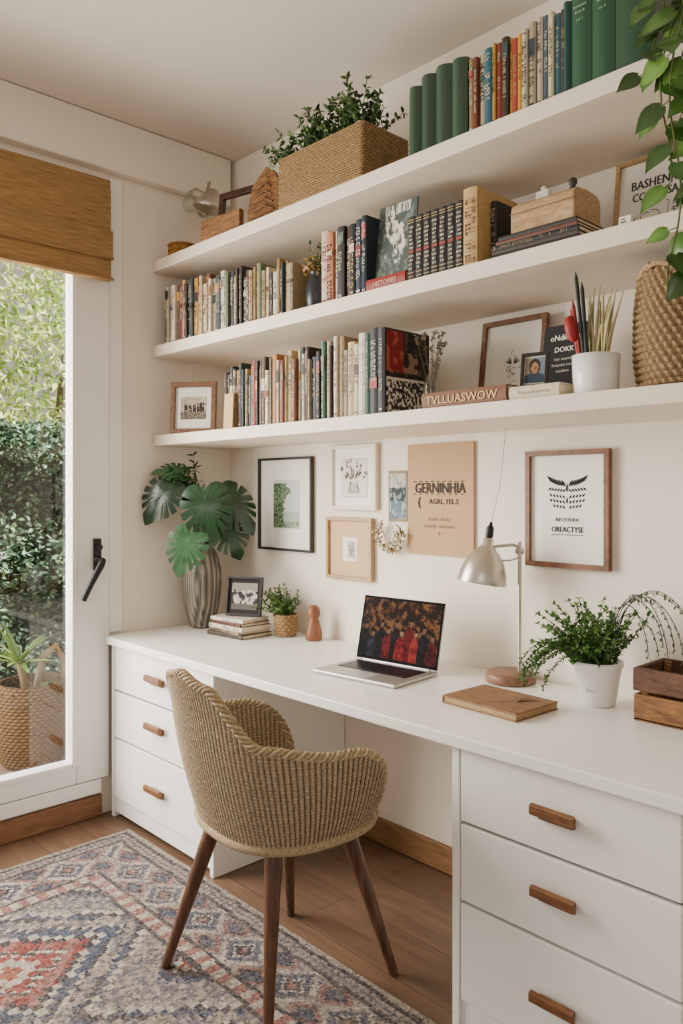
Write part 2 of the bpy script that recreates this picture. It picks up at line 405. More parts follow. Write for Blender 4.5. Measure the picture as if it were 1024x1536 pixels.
mb=MB(); box(mb,-.03,.03,-.004,.004,0,.135,0,H('#b8925f'),T(.565,-.4105,1.603)@RX(-3)); mb.build('kraft_notebook',[ATT],bevel=.001)

mb=row('b',.045,.62,Y0,1.996,lambda u,r:.252-.03*u+r.uniform(-.026,.014),(.013,.03),5,.5,.36)
mb.join(row('b',.625,.925,Y0,1.996,lambda u,r:.205-.01*u+r.uniform(-.03,.02),(.012,.03),19,.45,.4))
mb.build('book_row',[ATT])
mb=row('b',1.075,1.305,Y0,1.996,lambda u,r:.25+r.uniform(-.018,.006),(.02,.036),15,.1,.75,cols=['#c9b99f','#a8674a','#b8ab90','#211d1b','#4a2d20','#18181b','#1c2b3a','#141f2b','#232323'])
mb.build('book_row',[ATT])
mb=MB(); r=random.Random(4)
book(mb,T(1.312,Y0-.004,1.9965+.038)@RY(90),.037,.168,.14,H('#8a231f'),H('#e8dcc0'),r,False)
text(mb,'HISTORIES',.022,T(0,0,0),1.395,2.007,Y0-.0095,H('#c8b990'),0)
Mm=T(1.316,Y0+.03,2.036)@RX(-6)
box(mb,0,.162,0,.006,0,.245,0,H('#4c5550'),Mm)
def bot(u,v):
    q=N2(u,v,10,2)+.6*N2(u,v,24,5)
    m=math.exp(-((u-.5-.12*math.sin(v*6))/.22)**2)*math.exp(-((v-.6)/.3)**2)
    if m+q*.8>.55: return H('#d0cab8') if q>0 else H('#9a9a86')
    if v>.86 and .15<u<.85 and N2(u,0,30,1)>-.1: return H('#c9c4b4')
    return H('#3f4a45') if q<.1 else H('#65736a')
panel(mb,Mm,.003,.159,.003,.242,-.0006,44,64,bot)
mb.build('botanical_magazine',[ATT])
mb=MB(); r=random.Random(8); x=1.487
for i in range(7):
    w=.0305; M=T(x,Y0,1.9965); book(mb,M,w-.001,.196,.17,H('#161516'),H('#cdb98a'),r,False)
    for a in (.06,.12,.9,.94): quadxz(mb,M,.003,w-.004,.196*a,.196*a+.0025,-.0048,H('#b0945a'))
    for k in range(11):
        zz=.035+k*.0125
        if k in (4,): quadxz(mb,M,.004,w-.005,zz,zz+.008,-.0048,H('#8a2a20')); continue
        quadxz(mb,M,.005+r.uniform(0,.004),w-.006-r.uniform(0,.005),zz,zz+.006,-.0048,H('#afa58c'))
        for q in range(3): 
            xx=r.uniform(.007,.02); quadxz(mb,M,xx,xx+.002,zz+.001,zz+.005,-.0051,H('#161516'))
    x+=w
book(mb,T(x+.001,Y0-.004,1.9965),.048,.222,.2,H('#b2935f'),H('#7a5a2c'),r,True)
book(mb,T(x+.05,Y0+.06,1.9965),.020,.19,.16,H('#241f1c'),H('#bcae92'),r,True)
mb.build('encyclopedia_set',[ATT])
mb=MB(); r=random.Random(14); z=1.9965
for (x0,ln,th,dp,c,yy) in ((1.782,.275,.016,.22,'#211e1e',-.385),(1.79,.265,.012,.21,'#40362e',-.385),(1.784,.27,.014,.21,'#1a1819',-.38),(1.80,.25,.010,.2,'#5d3527',-.38),(1.805,.24,.013,.2,'#2b2826',-.375)):
    book(mb,T(x0,yy,z+th)@RY(90),th,ln,dp,H(c),H('#8a7d60'),r,th>.013,None,.002); z+=th+.0005
mb.build('magazine_stack',[ATT]); MAGZ=z
bx=empty('wooden_box',(1.935,-.29,MAGZ))
mb=MB()
prof=[(-.07,.0),(-.07,.062),(-.067,.078),(-.05,.088),(0,.093),(.05,.088),(.067,.078),(.07,.062),(.07,0)]
n=len(prof); vs=[(-.098,y,z) for y,z in prof]+[(.098,y,z) for y,z in prof]
fs=[(i,n+i,n+(i+1)%n,(i+1)%n) for i in range(n)]+[tuple(range(n)),tuple(range(2*n-1,n-1,-1))]
mb.add(vs,fs,0,(1,1,1),T(1.932,-.29,MAGZ+.0005)); mb.build('box_body',[LOAK],bx,.004)
mb=MB(); box(mb,-.1,.1,-.0715,-.0705,.055,.0575,0,H('#6e5030'),T(1.932,-.29,MAGZ)); mb.build('lid_seam',[ATT],bx)
mb=MB(); M=T(1.89,-.28,MAGZ+.094); box(mb,-.02,.02,-.01,.01,0,.035,0,H('#efeade'),M); box(mb,-.012,.012,-.011,-.0105,.008,.014,0,H('#b0624a'),M); lathe(mb,[(.004,.033),(.008,.038),(.008,.046),(.003,.05)],12,0,H('#efeade'),M,capt=True)
mb.build('ceramic_trinket',[ATT],bevel=.003)
mb=MB(); M=T(1.98,-.28,MAGZ+.091); lathe(mb,[(.012,0),(.014,.012),(.009,.022),(.006,.028),(.011,.034),(.012,.044),(.006,.05)],16,0,H('#3c332d'),M,capt=True); mb.build('small_figurine',[ATT])

# ------------------------------------------------------------------ picture frames
def picture(name,cx,y,z0,w,h,fw,fd,fm,matc='#efebe2',rz=0,tilt=0,art=None):
    M=T(cx,y,z0)@RZ(rz)@RX(tilt)
    mb=MB(); a=w/2
    O=[(-a,0),(a,0),(a,h),(-a,h)]; I=[(-a+fw,fw),(a-fw,fw),(a-fw,h-fw),(-a+fw,h-fw)]
    vs=[(x,-fd,z) for x,z in O]+[(x,-fd,z) for x,z in I]+[(x,-.001,z) for x,z in O]+[(x,-fd*.35,z) for x,z in I]
    fs=[]
    for i in range(4):
        j=(i+1)%4
        fs+=[(i,j,4+j,4+i),(8+i,8+j,j,i),(4+i,4+j,12+j,12+i)]
    fs.append((8,11,10,9))
    mb.add(vs,fs,0,(1,1,1),M)
    quadxz(mb,M,-a+fw*.8,a-fw*.8,fw*.8,h-fw*.8,-fd*.4,H(matc),1)
    if art: art(mb,M,w,h,-fd*.4-.0008)
    return mb.build(name,[fm,PAPER],bevel=min(.0025,fw*.15))
def art_print(x0,x1,z0,z1,fn,nx=20,nz=26):
    def f(mb,M,w,h,y): panel(mb,M,(x0-.5)*w,(x1-.5)*w,z0*h,z1*h,y,nx,nz,fn,1)
    return f
def green_tree(u,v):
    e=.5+.3*N2(0,v,3,1)+.12*N2(0,v,14,2)+.1*(1-v)
    q=N2(u,v,16,3)+.5*N2(u,v,40,1)
    if u<e and v<.95: return H('#4a6548') if q>.1 else (H('#8aa07c') if q>-.15 else H('#2c4631'))
    if v<.14: return H('#6f8468') if q>0 else H('#a3ad9c')
    return H('#c6cfca') if v>.35 else H('#a9b5ab')
picture('framed_print',.427,-.002,1.096,.366,.408,.010,.02,FRDK,'#f1eee6',art=lambda mb,M,w,h,y:(quadxz(mb,M,-.085,.098,.095,.31,y+.0004,H('#dcd8cc'),1),panel(mb,M,-.08,.093,.1,.305,y,50,60,green_tree,1)))
def sketchlines(mb,M,cx,cz,s,y,seed,col='#45423e',n=26):
    r=random.Random(seed)
    for k in range(n):
        x=cx+r.gauss(0,.22)*s; z=cz+r.gauss(0,.26)*s; a0=r.uniform(0,6.28); rad=r.uniform(.05,.2)*s; sp=r.uniform(.8,2.6); t=.0009
        vs=[];m=6
        for i in range(m+1):
            a=a0+sp*i/m; vs+= [(x+math.cos(a)*(rad-t),y,z+math.sin(a)*(rad-t)*1.2),(x+math.cos(a)*(rad+t),y,z+math.sin(a)*(rad+t)*1.2)]
        mb.add(vs,[(2*i,2*i+1,2*i+3,2*i+2) for i in range(m)],1,H(col),M)
def vase_sketch(mb,M,cx,cz,s,y,seed):
    r=random.Random(seed); K=H('#3c3935'); M3=M.to_3x3(); F=M3@Vector((0,-1,0))
    for k in range(44):
        a=r.uniform(.2,2.94); d=r.uniform(.05,.5)*s; x=cx+math.cos(a)*d; z=cz+math.sin(a)*d*1.1
        leaf(mb,M@Vector((x,y,z)),M3@Vector((math.cos(a)+r.uniform(-.6,.6),0,math.sin(a))),F,.14*s,.06*s,K if r.random()<.45 else H('#7b776e'),1,0)
    for dx in (-1,1):
        mb.add([(cx+dx*.10*s,y,cz),(cx+dx*.13*s,y,cz),(cx+dx*.21*s,y,cz-.28*s),(cx+dx*.18*s,y,cz-.28*s)],[(0,1,2,3)],1,K,M)
    quadxz(mb,M,cx-.2*s,cx+.2*s,cz-.30*s,cz-.28*s,y,K,1)
    for k in range(8): quadxz(mb,M,cx-.16*s+.04*s*k,cx-.14*s+.04*s*k,cz-.27*s,cz-r.uniform(.02,.1)*s,y,H('#7b776e'),1)
picture('framed_print',.857,-.002,1.281,.262,.261,.016,.02,SHELFM,'#f4f1ea',art=lambda mb,M,w,h,y:(quadxz(mb,M,-.07,.075,.05,.205,y+.0004,H('#c4bba8'),1),quadxz(mb,M,-.066,.071,.054,.201,y+.0002,H('#e4decf'),1),vase_sketch(mb,M,.0,.115,.15,y,3)))
picture('framed_print',.8325,-.002,1.001,.261,.250,.014,.02,LOAK,'#cfae84',art=lambda mb,M,w,h,y:(quadxz(mb,M,-.04,.04,.075,.17,y+.0004,H('#f2eee6'),1),quadxz(mb,M,-.012,.03,.088,.155,y,H('#bdb7ac'),1),sketchlines(mb,M,.008,.12,.05,y-.0003,5)))
mb=MB(); M=T(1.2945,-.003,1.125)
box(mb,-.151,.151,-.008,0,0,.403,0,H('#b8956e'),M)
K=H('#2a211c')
text(mb,'GERNINHIA',.052,M,0,.225,-.0095,K,0,.84,.003)
for k in range(9): quadxz(mb,M,-.12+k*.027,-.105+k*.027,.264,.267,-.0097,K)
for k in range(9): quadxz(mb,M,-.118+k*.027,-.108+k*.027,.219,.222,-.0097,K)
text(mb,'AGRL, FEL.S',.026,M,.02,.185,-.0095,K,0,1,.0008)
text(mb,'(',.045,M,-.095,.178,-.0095,K,0,1,.003)
for i,s in enumerate(('Studio of clay','fireside  valusonia','&')): text(mb,s,.019,M,0,.125-i*.026,-.0095,H('#7d5a42'))
mb.build('kraft_poster',[PAPER],bevel=.001)
mb=MB(); M=T(1.0895,-.003,1.242)
box(mb,-.0475,.0475,-.004,0,0,.191,0,H('#8b7a60'),M)
def seas(u,v):
    q=N2(u,v,9,2)
    if v>.68: return H('#bdb8aa') if q<.2 else H('#8f8f88')
    if v>.40: return H('#2f383d') if q>-.1 else H('#7d8486')
    return H('#5d7280') if q>-.15 else H('#a5aba8')
panel(mb,M,-.041,.041,.01,.181,-.0046,24,48,seas)
mb.build('photo_strip',[PAPER])
def art_moth(mb,M,w,h,y):
    K=H('#25221f'); r=random.Random(2); M3=M.to_3x3(); F=M3@Vector((0,-1,0))
    def lf(x,z,dx,dz,L_,W_): leaf(mb,M@Vector((x,y,z)),M3@Vector((dx,0,dz)),F,L_,W_,K,1,0)
    for s in (-1,1):
        for k in range(6):
            lf(s*(.006+.009*k),.254+.001*k*k*.5,s*.55,.8-.03*k,.026+.001*k,.009)
        for k in range(6): lf(s*(.005+.010*k),.246+.001*k,s*.6,-.55,.015,.006)
        for row_,(zz,nn) in enumerate(((.216,5),(.200,5),(.184,4))):
            for k in range(nn): lf(s*(.008+.011*k),zz+.0015*k,s*.45,.75-.05*k,.014,.006)
    lf(0,.236,0,1,.030,.007); lf(0,.20,0,1,.022,.006)
    text(mb,'BEUSTERA',.016,M,0,.145,y,K,1,1.1,.001)
    text(mb,'OREACTYSE',.024,M,0,.112,y,K,1,.85,.0018)
    for k in range(14): quadxz(mb,M,-.055+k*.008,-.050+k*.008,.102,.105,y,K,1)
picture('framed_poster',1.8045,-.002,1.116,.289,.3675,.016,.022,FRBR,'#f3f0e9',art=art_moth)
mb=MB(); r=random.Random(5); C0=Vector((1.063,-.02,1.19))
tube(mb,[tuple(C0+Vector((.06*math.cos(a),-.004,.05*math.sin(a)))) for a in [2*pi*k/24*.8+2.2 for k in range(25)]],.0025,6,0,H('#7a5a35'))
for k in range(190):
    a=r.uniform(2.2,6.9) if k%3 else r.uniform(4.6,6.6); rr=r.uniform(.72,1.28)
    p=C0+Vector((.06*rr*math.cos(a),r.uniform(-.02,.004),.05*rr*math.sin(a)))
    leaf(mb,p,(r.uniform(-1,1),-.3,r.uniform(-1,1)),(0,-1,.2),r.uniform(.010,.022),.010,vary(H(r.choice(['#b9a075','#96713c','#6f5530','#6b6f42','#c9bb98'])),.15,r))
mb.build('dried_flower_wreath',[LEAF])
def bwphoto(u,v):
    q=N2(u,v,12,3)
    if v<.3: return H('#5f5448') if q>0 else H('#8a7d6c')
    for cx in (.2,.38,.55,.72,.86):
        if abs(u-cx)<.07 and v<.68+.08*math.sin(cx*30): return H('#2c241f') if q>-.2 else H('#a08c74')
    return H('#c9beac') if q>0 else H('#a5967f')
picture('framed_photo',.200,-.335,1.603,.205,.225,.022,.02,FRBR,'#efebe2',rz=38,tilt=-5,art=art_print(.22,.78,.28,.72,bwphoto,36,30))
def deer(mb,M,w,h,y):
    K=H('#5a524b')
    for s in (-1,1):
        for k in range(4): leaf(mb,M@Vector((s*.004,y,.165)),M.to_3x3()@Vector((s*(.3+.25*k),0,1-.2*k)),M.to_3x3()@Vector((0,-1,0)),.03,.004,K,1,0)
    sketchlines(mb,M,0,.14,.06,y,8,'#6b635a',20); text(mb,'FOREST',.014,M,0,.085,y,K,1)
picture('framed_sketch',1.63,-.062,1.603,.245,.315,.016,.018,FRBR,'#e6dfd1',tilt=-7,art=deer)
mb=MB(); M=T(1.885,-.19,1.6025)@RX(-9)
box(mb,-.07,.07,0,.018,0,.242,0,H('#151312'),M); box(mb,-.067,.067,.003,.0155,.002,.2425,0,CREAM,M)
text(mb,'oNdillebis',.026,M,0,.195,-.001,H('#efe9dc'),0,.9,.0008); text(mb,'DOKK',.022,M,0,.160,-.001,H('#efe9dc'),0,1,.001)
for i,s in enumerate(('iter anumis','botanica nova','studium')): text(mb,s,.013,M,0,.135-i*.018,-.001,H('#cfc7b6'))
mb.build('black_cover_book',[PAPER])
mb=MB(); r=random.Random(3)
book(mb,T(1.555,-.408,1.6025+.044)@RY(90),.043,.30,.17,H('#6e4424'),H('#e8c987'),r,False)
text(mb,'TVLLUASWOW',.034,T(0,0,0),1.70,1.612,-.4135,H('#cfa968'),0,1.08,.001)
mb.build('lying_book',[ATT])
mb=MB(); book(mb,T(1.862,-.405,1.6025+.034)@RY(90),.033,.152,.17,H('#cdc0a6'),H('#7c6a50'),r,False)
text(mb,'Nuova Artemisia',.014,T(0,0,0),1.938,1.614,-.4105,H('#7c6a50'))
mb.build('lying_book',[ATT])
def face(u,v):
    if ((u-.5)/.2)**2+((v-.58)/.24)**2<1: return H('#a5785a') if N2(u,v,8)<.2 else H('#6d4a38')
    if ((u-.5)/.3)**2+((v-.64)/.32)**2<1: return H('#2a1c16')
    if v<.33+.1*math.cos((u-.5)*4): return H('#2c3d4f')
    return H('#6a7d84') if u>.4 else H('#8a7d66')
picture('framed_portrait',1.895,-.335,1.638,.078,.098,.009,.012,FRDK,'#d0c6b4',rz=12,tilt=-8,art=art_print(.14,.86,.14,.86,face,28,34))
def art_txt(mb,M,w,h,y):
    K=H('#33302c')
    text(mb,'BASHENR',.036,M,-.055,.215,y,K,1,.85,.0016); text(mb,'COETFYSA',.034,M,-.05,.18,y,K,1,.8,.0016)
    sketchlines(mb,M,-.09,.11,.11,y,12); sketchlines(mb,M,.01,.12,.09,y,13)
    for k in range(8): quadxz(mb,M,-.03,.06-.004*k,.05+.009*k,.0515+.009*k,y,H('#8a857c'),1)
picture('framed_poster',2.155,-.075,1.9965,.33,.305,.012,.018,LOAK,'#ece7dc',tilt=-7,art=art_txt)
mb=MB(); M=T(2.165,-.36,1.9965)@RX(-10); box(mb,-.016,.016,0,.006,0,.042,0,H('#efe9df'),M)
for k in range(4): quadxz(mb,M,-.01,.01-.003*k,.008+k*.008,.011+k*.008,-.0008,H('#a33b30') if k%2 else H('#3a3a3a'))
mb.build('ceramic_tile_card',[ATT],bevel=.001)

vz=empty('bud_vase',(1.475,-.27,1.602))
mb=MB(); lathe(mb,[(.022,0),(.027,.005),(.028,.08),(.022,.11),(.013,.13),(.012,.165),(.015,.17)],24,0,M=T(1.475,-.27,1.603)); mb.build('glass_bottle',[VGLASS],vz)
mb=MB(); r=random.Random(31)
for k in range(14):
    d=(r.uniform(-.22,.22),r.uniform(-.2,.2),1); p=sprig(mb,(1.475,-.27,1.64),d,r.uniform(.17,.235),5,.012,.006,[H('#a39378'),H('#7c7262'),H('#5d5a4c')],0,.1,H('#77694f'),.0009,r=r)
    for q in range(7): leaf(mb,p,rv(r),(0,0,1),.015,.010,vary(H('#b5a893'),.15,r))
mb.build('dried_stems',[LEAF],vz)
pp=empty('pencil_pot',(2.086,-.35,1.602))
mb=MB(); lathe(mb,[(.05,0),(.056,.003),(.06,.1),(.057,.1),(.053,.012),(0.001,.012)],36,0,M=T(2.083,-.345,1.6025)); mb.build('pot',[CER],pp)
mb=MB(); r=random.Random(17)
for k in range(22):
    a=r.uniform(0,2*pi); q=r.uniform(0,.035); b0=Vector((2.083+q*math.cos(a),-.345+q*math.sin(a),1.618)); d=Vector((q*math.cos(a)*3+r.uniform(-.08,.15),.6*q*math.sin(a)*5,1)).normalized()
    L_=r.uniform(.2,.27); c=H(r.choice(['#b0a472','#8f8c55','#9a9565','#c0b78c','#b5a578']))
    tube(mb,[b0,b0+d*L_*.6,b0+d*L_+Vector((r.uniform(-.01,.02),0,0))],[.003,.0035,.0012],6,0,vary(c,.15,r))
for (dx,c,L_) in ((-.03,'#8a1f22',.21),(-.02,'#1c281c',.28),(-.035,'#a1322b',.19),(-.012,'#181c20',.25)):
    b0=Vector((2.083+dx*.7,-.365,1.62)); d=Vector((dx*4,-.05,1)).normalized()
    tube(mb,[b0,b0+d*L_,b0+d*(L_+.02)],[.005,.005,.0008],8,0,H(c))
lathe(mb,[(.004,0),(.015,.012),(.017,.04),(.012,.065),(.002,.07)],14,0,H('#931f22'),T(2.038,-.375,1.74)@RY(-12))
mb.build('pencils_and_stalks',[ATT],pp)

# ------------------------------------------------------------------ woven vessels
def weave(mb,prof,center,rows,cols,amp,c1,c2,mat=0,seedc=0,su=6,sv=6,twist=0):
    prof=np.array(prof); 
    L_=np.concatenate([[0],np.cumsum(np.linalg.norm(np.diff(prof,axis=0),axis=1))]); 
    nv=rows*sv+1; nu=cols*su
    t=np.linspace(0,L_[-1],nv); rr=np.interp(t,L_,prof[:,0]); zz=np.interp(t,L_,prof[:,1])
    th=np.arange(nu)/nu*2*pi
    V=np.linspace(0,rows,nv)[None,:]; U=(np.arange(nu)/su)[:,None]
    rown=np.floor(V+1e-6); ph=np.abs(np.sin(pi*V))**.6
    d=ph*(.62+.38*np.sin(2*pi*(U*.5+.5*rown)+twist*2*pi*(V-rown)))
    rad=rr[None,:]+amp*(d-.5)
    P=np.stack([center[0]+rad*np.cos(th)[:,None],center[1]+rad*np.sin(th)[:,None],center[2]+np.broadcast_to(zz[None,:],rad.shape)],-1)
    rg=np.random.RandomState(seedc); f=(d[:, :-1]*.6+.15+.35*rg.rand(nu,nv-1)); f=np.clip(f,0,1)[...,None]
    cc=np.array(c2)*(1-f)+np.array(c1)*f  # crevice shade put into the colour: recessed strands go darker
    grid(mb,P,mat,cols=cc,closeu=True)
J1,J2=H('#b09470'),H('#6b543a')
bk=empty('wicker_basket',(2.277,-.235,1.602))
mb=MB(); weave(mb,[(.10,0.006),(.120,.01),(.130,.08),(.129,.2),(.120,.29),(.112,.298),(.104,.29),(.112,.2),(.112,.04)],(2.277,-.24,1.602),34,80,.009,J1,J2,twist=.5); 
lathe(mb,[(.11,.02),(.0,.02)],24,0,J2,T(2.277,-.24,1.602)); mb.build('woven_body',[JUTE],bk)
mb=MB()
for k in range(3): 
    a0=k*2.1
    tube(mb,[(2.277+.12*math.cos(a0+q*.2),-.24+.12*math.sin(a0+q*.2),1.895+.010*math.sin(q*1.3)) for q in range(12)],.007,8,0,J1)
mb.build('rim_braid',[JUTE],bk)
pb=empty('planter_basket',(1.095,-.31,2.371))
mb=MB()
x0,x1,y0,y1,z0,z1=.885,1.305,-.412,-.195,2.372,2.552
nr=20
for k in range(nr):
    z=z0+.005+(z1-z0-.010)*k/(nr-1); q=.0048
    per=[]; n1=70
    for i in range(n1): per.append((x0+(x1-x0)*i/n1,y0,0,-1))
    for i in range(36): per.append((x1,y0+(y1-y0)*i/36,1,0))
    for i in range(n1): per.append((x1-(x1-x0)*i/n1,y1,0,1))
    for i in range(36): per.append((x0,y1-(y1-y0)*i/36,-1,0))
    vs=[];fs=[];cl=[];sg=6;m=len(per)
    rr_=random.Random(k)
    for i,(x,y,nx,ny) in enumerate(per):
        off=.0018*math.cos(pi*(i+k))
        for s in range(sg):
            a=2*pi*s/sg; o_=math.cos(a)*(q+abs(off))+off
            vs.append((x+nx*o_,y+ny*o_,z+math.sin(a)*q*.98))
    for i in range(m):
        c=vary(H('#ab8c64') if (i+k)%2 else H('#8f7350'),.15,rr_)
        for s in range(sg):
            s2=(s+1)%sg; i2=(i+1)%m; fs.append((i*sg+s,i2*sg+s,i2*sg+s2,i*sg+s2)); cl.append(c)
    mb.add(vs,fs,0,cl,None,True)
box(mb,x0,x1,y0,y1,z0,z0+.01,0,J2)
mb.build('woven_body',[JUTE],pb)
mb=MB(); box(mb,x0+.012,x1-.012,y0+.012,y1-.012,z0+.11,z0+.15); mb.build('soil',[SOIL],pb)
mb=MB(); r=random.Random(77); G1=[H('#46602f'),H('#344e26'),H('#587539'),H('#273f20')]
for k in range(120):
    x=r.uniform(x0+.02,x1-.03); y=r.uniform(y0+.02,y1-.02)
    t=(x-x0)/(x1-x0); hgt=.075+.045*math.exp(-((t-.72)/.25)**2)+r.uniform(-.02,.035)
    sprig(mb,(x,y,z0+.14),(r.uniform(-.6,.5),r.uniform(-.6,.3),1),hgt+.05,7,.022,.013,G1,.03,.5,r=r,per=4)
for k in range(18):
    y=r.uniform(y0+.02,y1-.05)
    sprig(mb,(x0+.03,y,z0+.16),(-.6,r.uniform(-.4,.2),1),r.uniform(.10,.15),8,.022,.013,G1,.12,.4,r=r,per=4)
mb.build('foliage',[LEAF],pb)

mb=MB(); r=random.Random(6); x=1.497
for i,(w,h) in enumerate(((.048,.205),(.055,.222),(.06,.228),(.058,.224))):
    book(mb,T(x,-.40,2.3715),w-.001,h,.17,vary(H('#2e4935'),.06,r),H('#2a4230'),r,False,None,.016)
    x+=w
mb.join(row('b',1.72,2.022,-.402,2.3715,lambda u,r:.205+.03*u+r.uniform(-.012,.015),(.011,.025),63,.3,.2,cols=['#8a7350','#6d3225','#b5a789','#245468','#a5823a','#7d2c20','#3a2a22','#a8842f','#96382a','#b5832f','#c4b99f','#a59b85','#b3a58a','#45565f','#bcae92','#2c5562','#3a3632']))
x=2.024
for i,(w,h,c) in enumerate(((.022,.232,'#1f4a45'),(.058,.238,'#234f38'),(.062,.243,'#214c35'),(.098,.262,'#1f452f'))):
    M=T(x,-.402,2.3715); book(mb,M,w-.0015,h,.19,H(c),H('#cfe0cc'),r,False,None,.008)
    if 0<i<3:
        text(mb,'botanica',.011,M,w/2,h*.84,-.0095,H('#a8baa5')); text(mb,'flora &',.010,M,w/2,h*.78,-.0095,H('#a8baa5')); text(mb,'vol. %d'%i,.009,M,w/2,h*.7,-.0095,H('#a8baa5'))
    x+=w
mb.build('book_row',[GLOSSATT])
mb=MB(); weave(mb,[(.04,.002),(.058,.004),(.062,.03),(.064,.062),(.058,.064),(.054,.03),(.0,.012)],(.115,-.335,2.371),8,20,.006,H('#a5773f'),H('#6a4420')); mb.build('small_wicker_bowl',[JUTE])
def fr_open(name,cx,y,z0,w,h,fw,fm,rz,tilt,depth=.02):
    mb=MB(); M=T(cx,y,z0)@RZ(rz)@RX(tilt)
    for b_ in ((-w/2,w/2,-depth,0,0,fw),(-w/2,w/2,-depth,0,h-fw,h),(-w/2,-w/2+fw,-depth,0,fw,h-fw),(w/2-fw,w/2,-depth,0,fw,h-fw)): box(mb,*b_,0,(1,1,1),M)
    return mb.build(name,[fm],bevel=.003)
fr_open('empty_wood_frame',.45,-.28,2.372,.22,.235,.026,wood('dark_wood_frame',H('#4e2f1e'),H('#2b1a14'),(6,6,6),5),12,-6)
mb=MB(); M=T(.49,-.39,2.372)@RZ(5)
box(mb,-.12,.12,-.012,.012,0,.085,0,(1,1,1),M); mb.build('wood_plank_sign',[RUSTIC],bevel=.004)
mb=MB(); r=random.Random(9)
pts=[(-.07,0),(.07,0),(.075,.09),(.06,.17),(.035,.215),(0,.235),(-.03,.20),(-.06,.16),(-.075,.07)]
M=T(.695,-.32,2.372)@RZ(20)@RX(-5); n=len(pts)
mb.add([(x,-.03,z) for x,z in pts]+[(x,.0,z) for x,z in pts],[tuple(range(n)),tuple(range(2*n-1,n-1,-1))]+[(i,n+i,n+(i+1)%n,(i+1)%n) for i in range(n)],0,(1,1,1),M)
for k in range(5): tube(mb,[(-.05+.005*k,-.032,.03+.03*k),(0,-.036,.045+.03*k),(.05-.006*k,-.032,.03+.03*k)],.004,6,0,(1,1,1),M)
mb.build('carved_wood_plaque',[RUSTIC],bevel=.004)
wl=empty('wall_lamp',(.1,-.2,2.62))
mb=MB(); 
lathe(mb,[(.03,0),(.032,.008),(.02,.014)],20,0,M=T(.002,-.16,2.66)@RY(90),capt=True)
tube(mb,[(.01,-.16,2.66),(.05,-.17,2.72),(.10,-.19,2.755),(.14,-.21,2.74),(.15,-.225,2.70)],.005,8)
tube(mb,[(.05,-.17,2.72),(.06,-.23,2.73),(.07,-.27,2.70)],.004,8)
lathe(mb,[(.012,.085),(.02,.08),(.04,.055),(.062,.01),(.068,-.012),(.065,-.012),(.036,.055),(.01,.078)],28,0,M=T(.15,-.225,2.62)@RX(-14)@RY(12),capb=True)
mb.build('arm_and_shade',[SILVER],wl)
mb=MB(); lathe(mb,[(.008,.06),(.014,.05),(.03,.02),(.034,-.0),(.026,-.025),(.0,-.035)],20,0,M=T(.07,-.27,2.64)); mb.build('glass_bulb',[VGLASS],wl)
fj=empty('flower_jar',(.985,-.34,1.996))
mb=MB(); lathe(mb,[(.03,0),(.036,.004),(.04,.05),(.038,.1),(.026,.125),(.024,.135),(.029,.14)],28,0,H('#20262a'),M=T(1.0,-.335,1.9965)); mb.build('jar',[GLOSSATT],fj)
mb=MB(); r=random.Random(19)
for k in range(160):
    p=Vector((1.0+r.gauss(0,.018)-.012,-.335+r.gauss(0,.014),2.162+r.gauss(0,.016)))
    leaf(mb,p,rv(r),(0,0,1),.020,.014,vary(H(r.choice(['#a8844a','#bd9c6a','#8a7040','#9c8050'])),.15,r))
for k in range(8): sprig(mb,(1.0,-.335,2.13),(r.uniform(-.1,.6),r.uniform(-.5,.3),1),r.uniform(.07,.13),5,.018,.010,G1,0,.3,r=r)
for k in range(8): tube(mb,[(1.0,-.335,2.10),(1.0+r.uniform(-.02,.02),-.335,2.16)],.0015,4,0,H('#6b6a3c'))
mb.build('dried_flowers',[LEAF],fj)

# ------------------------------------------------------------------ hanging pothos
hp=empty('hanging_pothos',(2.40,-.35,2.371))
mb=MB(); lathe(mb,[(.05,0),(.058,.004),(.068,.1),(.07,.12),(.066,.12),(.062,.1),(.0,.1)],28,0,H('#2a2a28'),M=T(2.415,-.335,2.3715)); mb.build('pot',[GLOSSATT],hp)
mb=MB(); r=random.Random(41); GP=[H('#44692a'),H('#365c25'),H('#5a8036'),H('#2c4a1a')]
for (sx,ex,ln,ey,den) in ((2.38,2.335,.46,-.50,1),(2.41,2.40,.70,-.49,1),(2.40,2.305,.20,-.49,1),(2.43,2.455,.75,-.50,.7),(2.37,2.36,.70,-.515,.75),(2.39,2.365,.3,-.47,1)):
    P=[Vector((sx,-.34,2.48)),Vector((sx-.01,-.41,2.51)),Vector((ex,ey+.01,2.46))]
    n=int(ln/.045)
    for i in range(n): P.append(Vector((ex+.016*math.sin(i*.8+sx*40),ey+.012*math.cos(i*1.1),2.44-ln*i/n)))
    tube(mb,P,.0022,6,0,H('#5d6c34'),cap=False)
    for i,p in enumerate(P[1:]):
        if r.random()>den: continue
        d=Vector(((-1)**i*r.uniform(.3,1),r.uniform(-.7,0),-r.uniform(.2,1))).normalized()
        s=r.uniform(.045,.072); st=p+d*.022; tube(mb,[p,st],.0012,4,0,H('#5d6c34'),cap=False)
        heartleaf(mb,st,d,Vector((r.uniform(.1,.7),-.8,.5)),s,s*.85,vary(r.choice(GP),.15,r))
mb.build('vines',[LEAFG],hp)

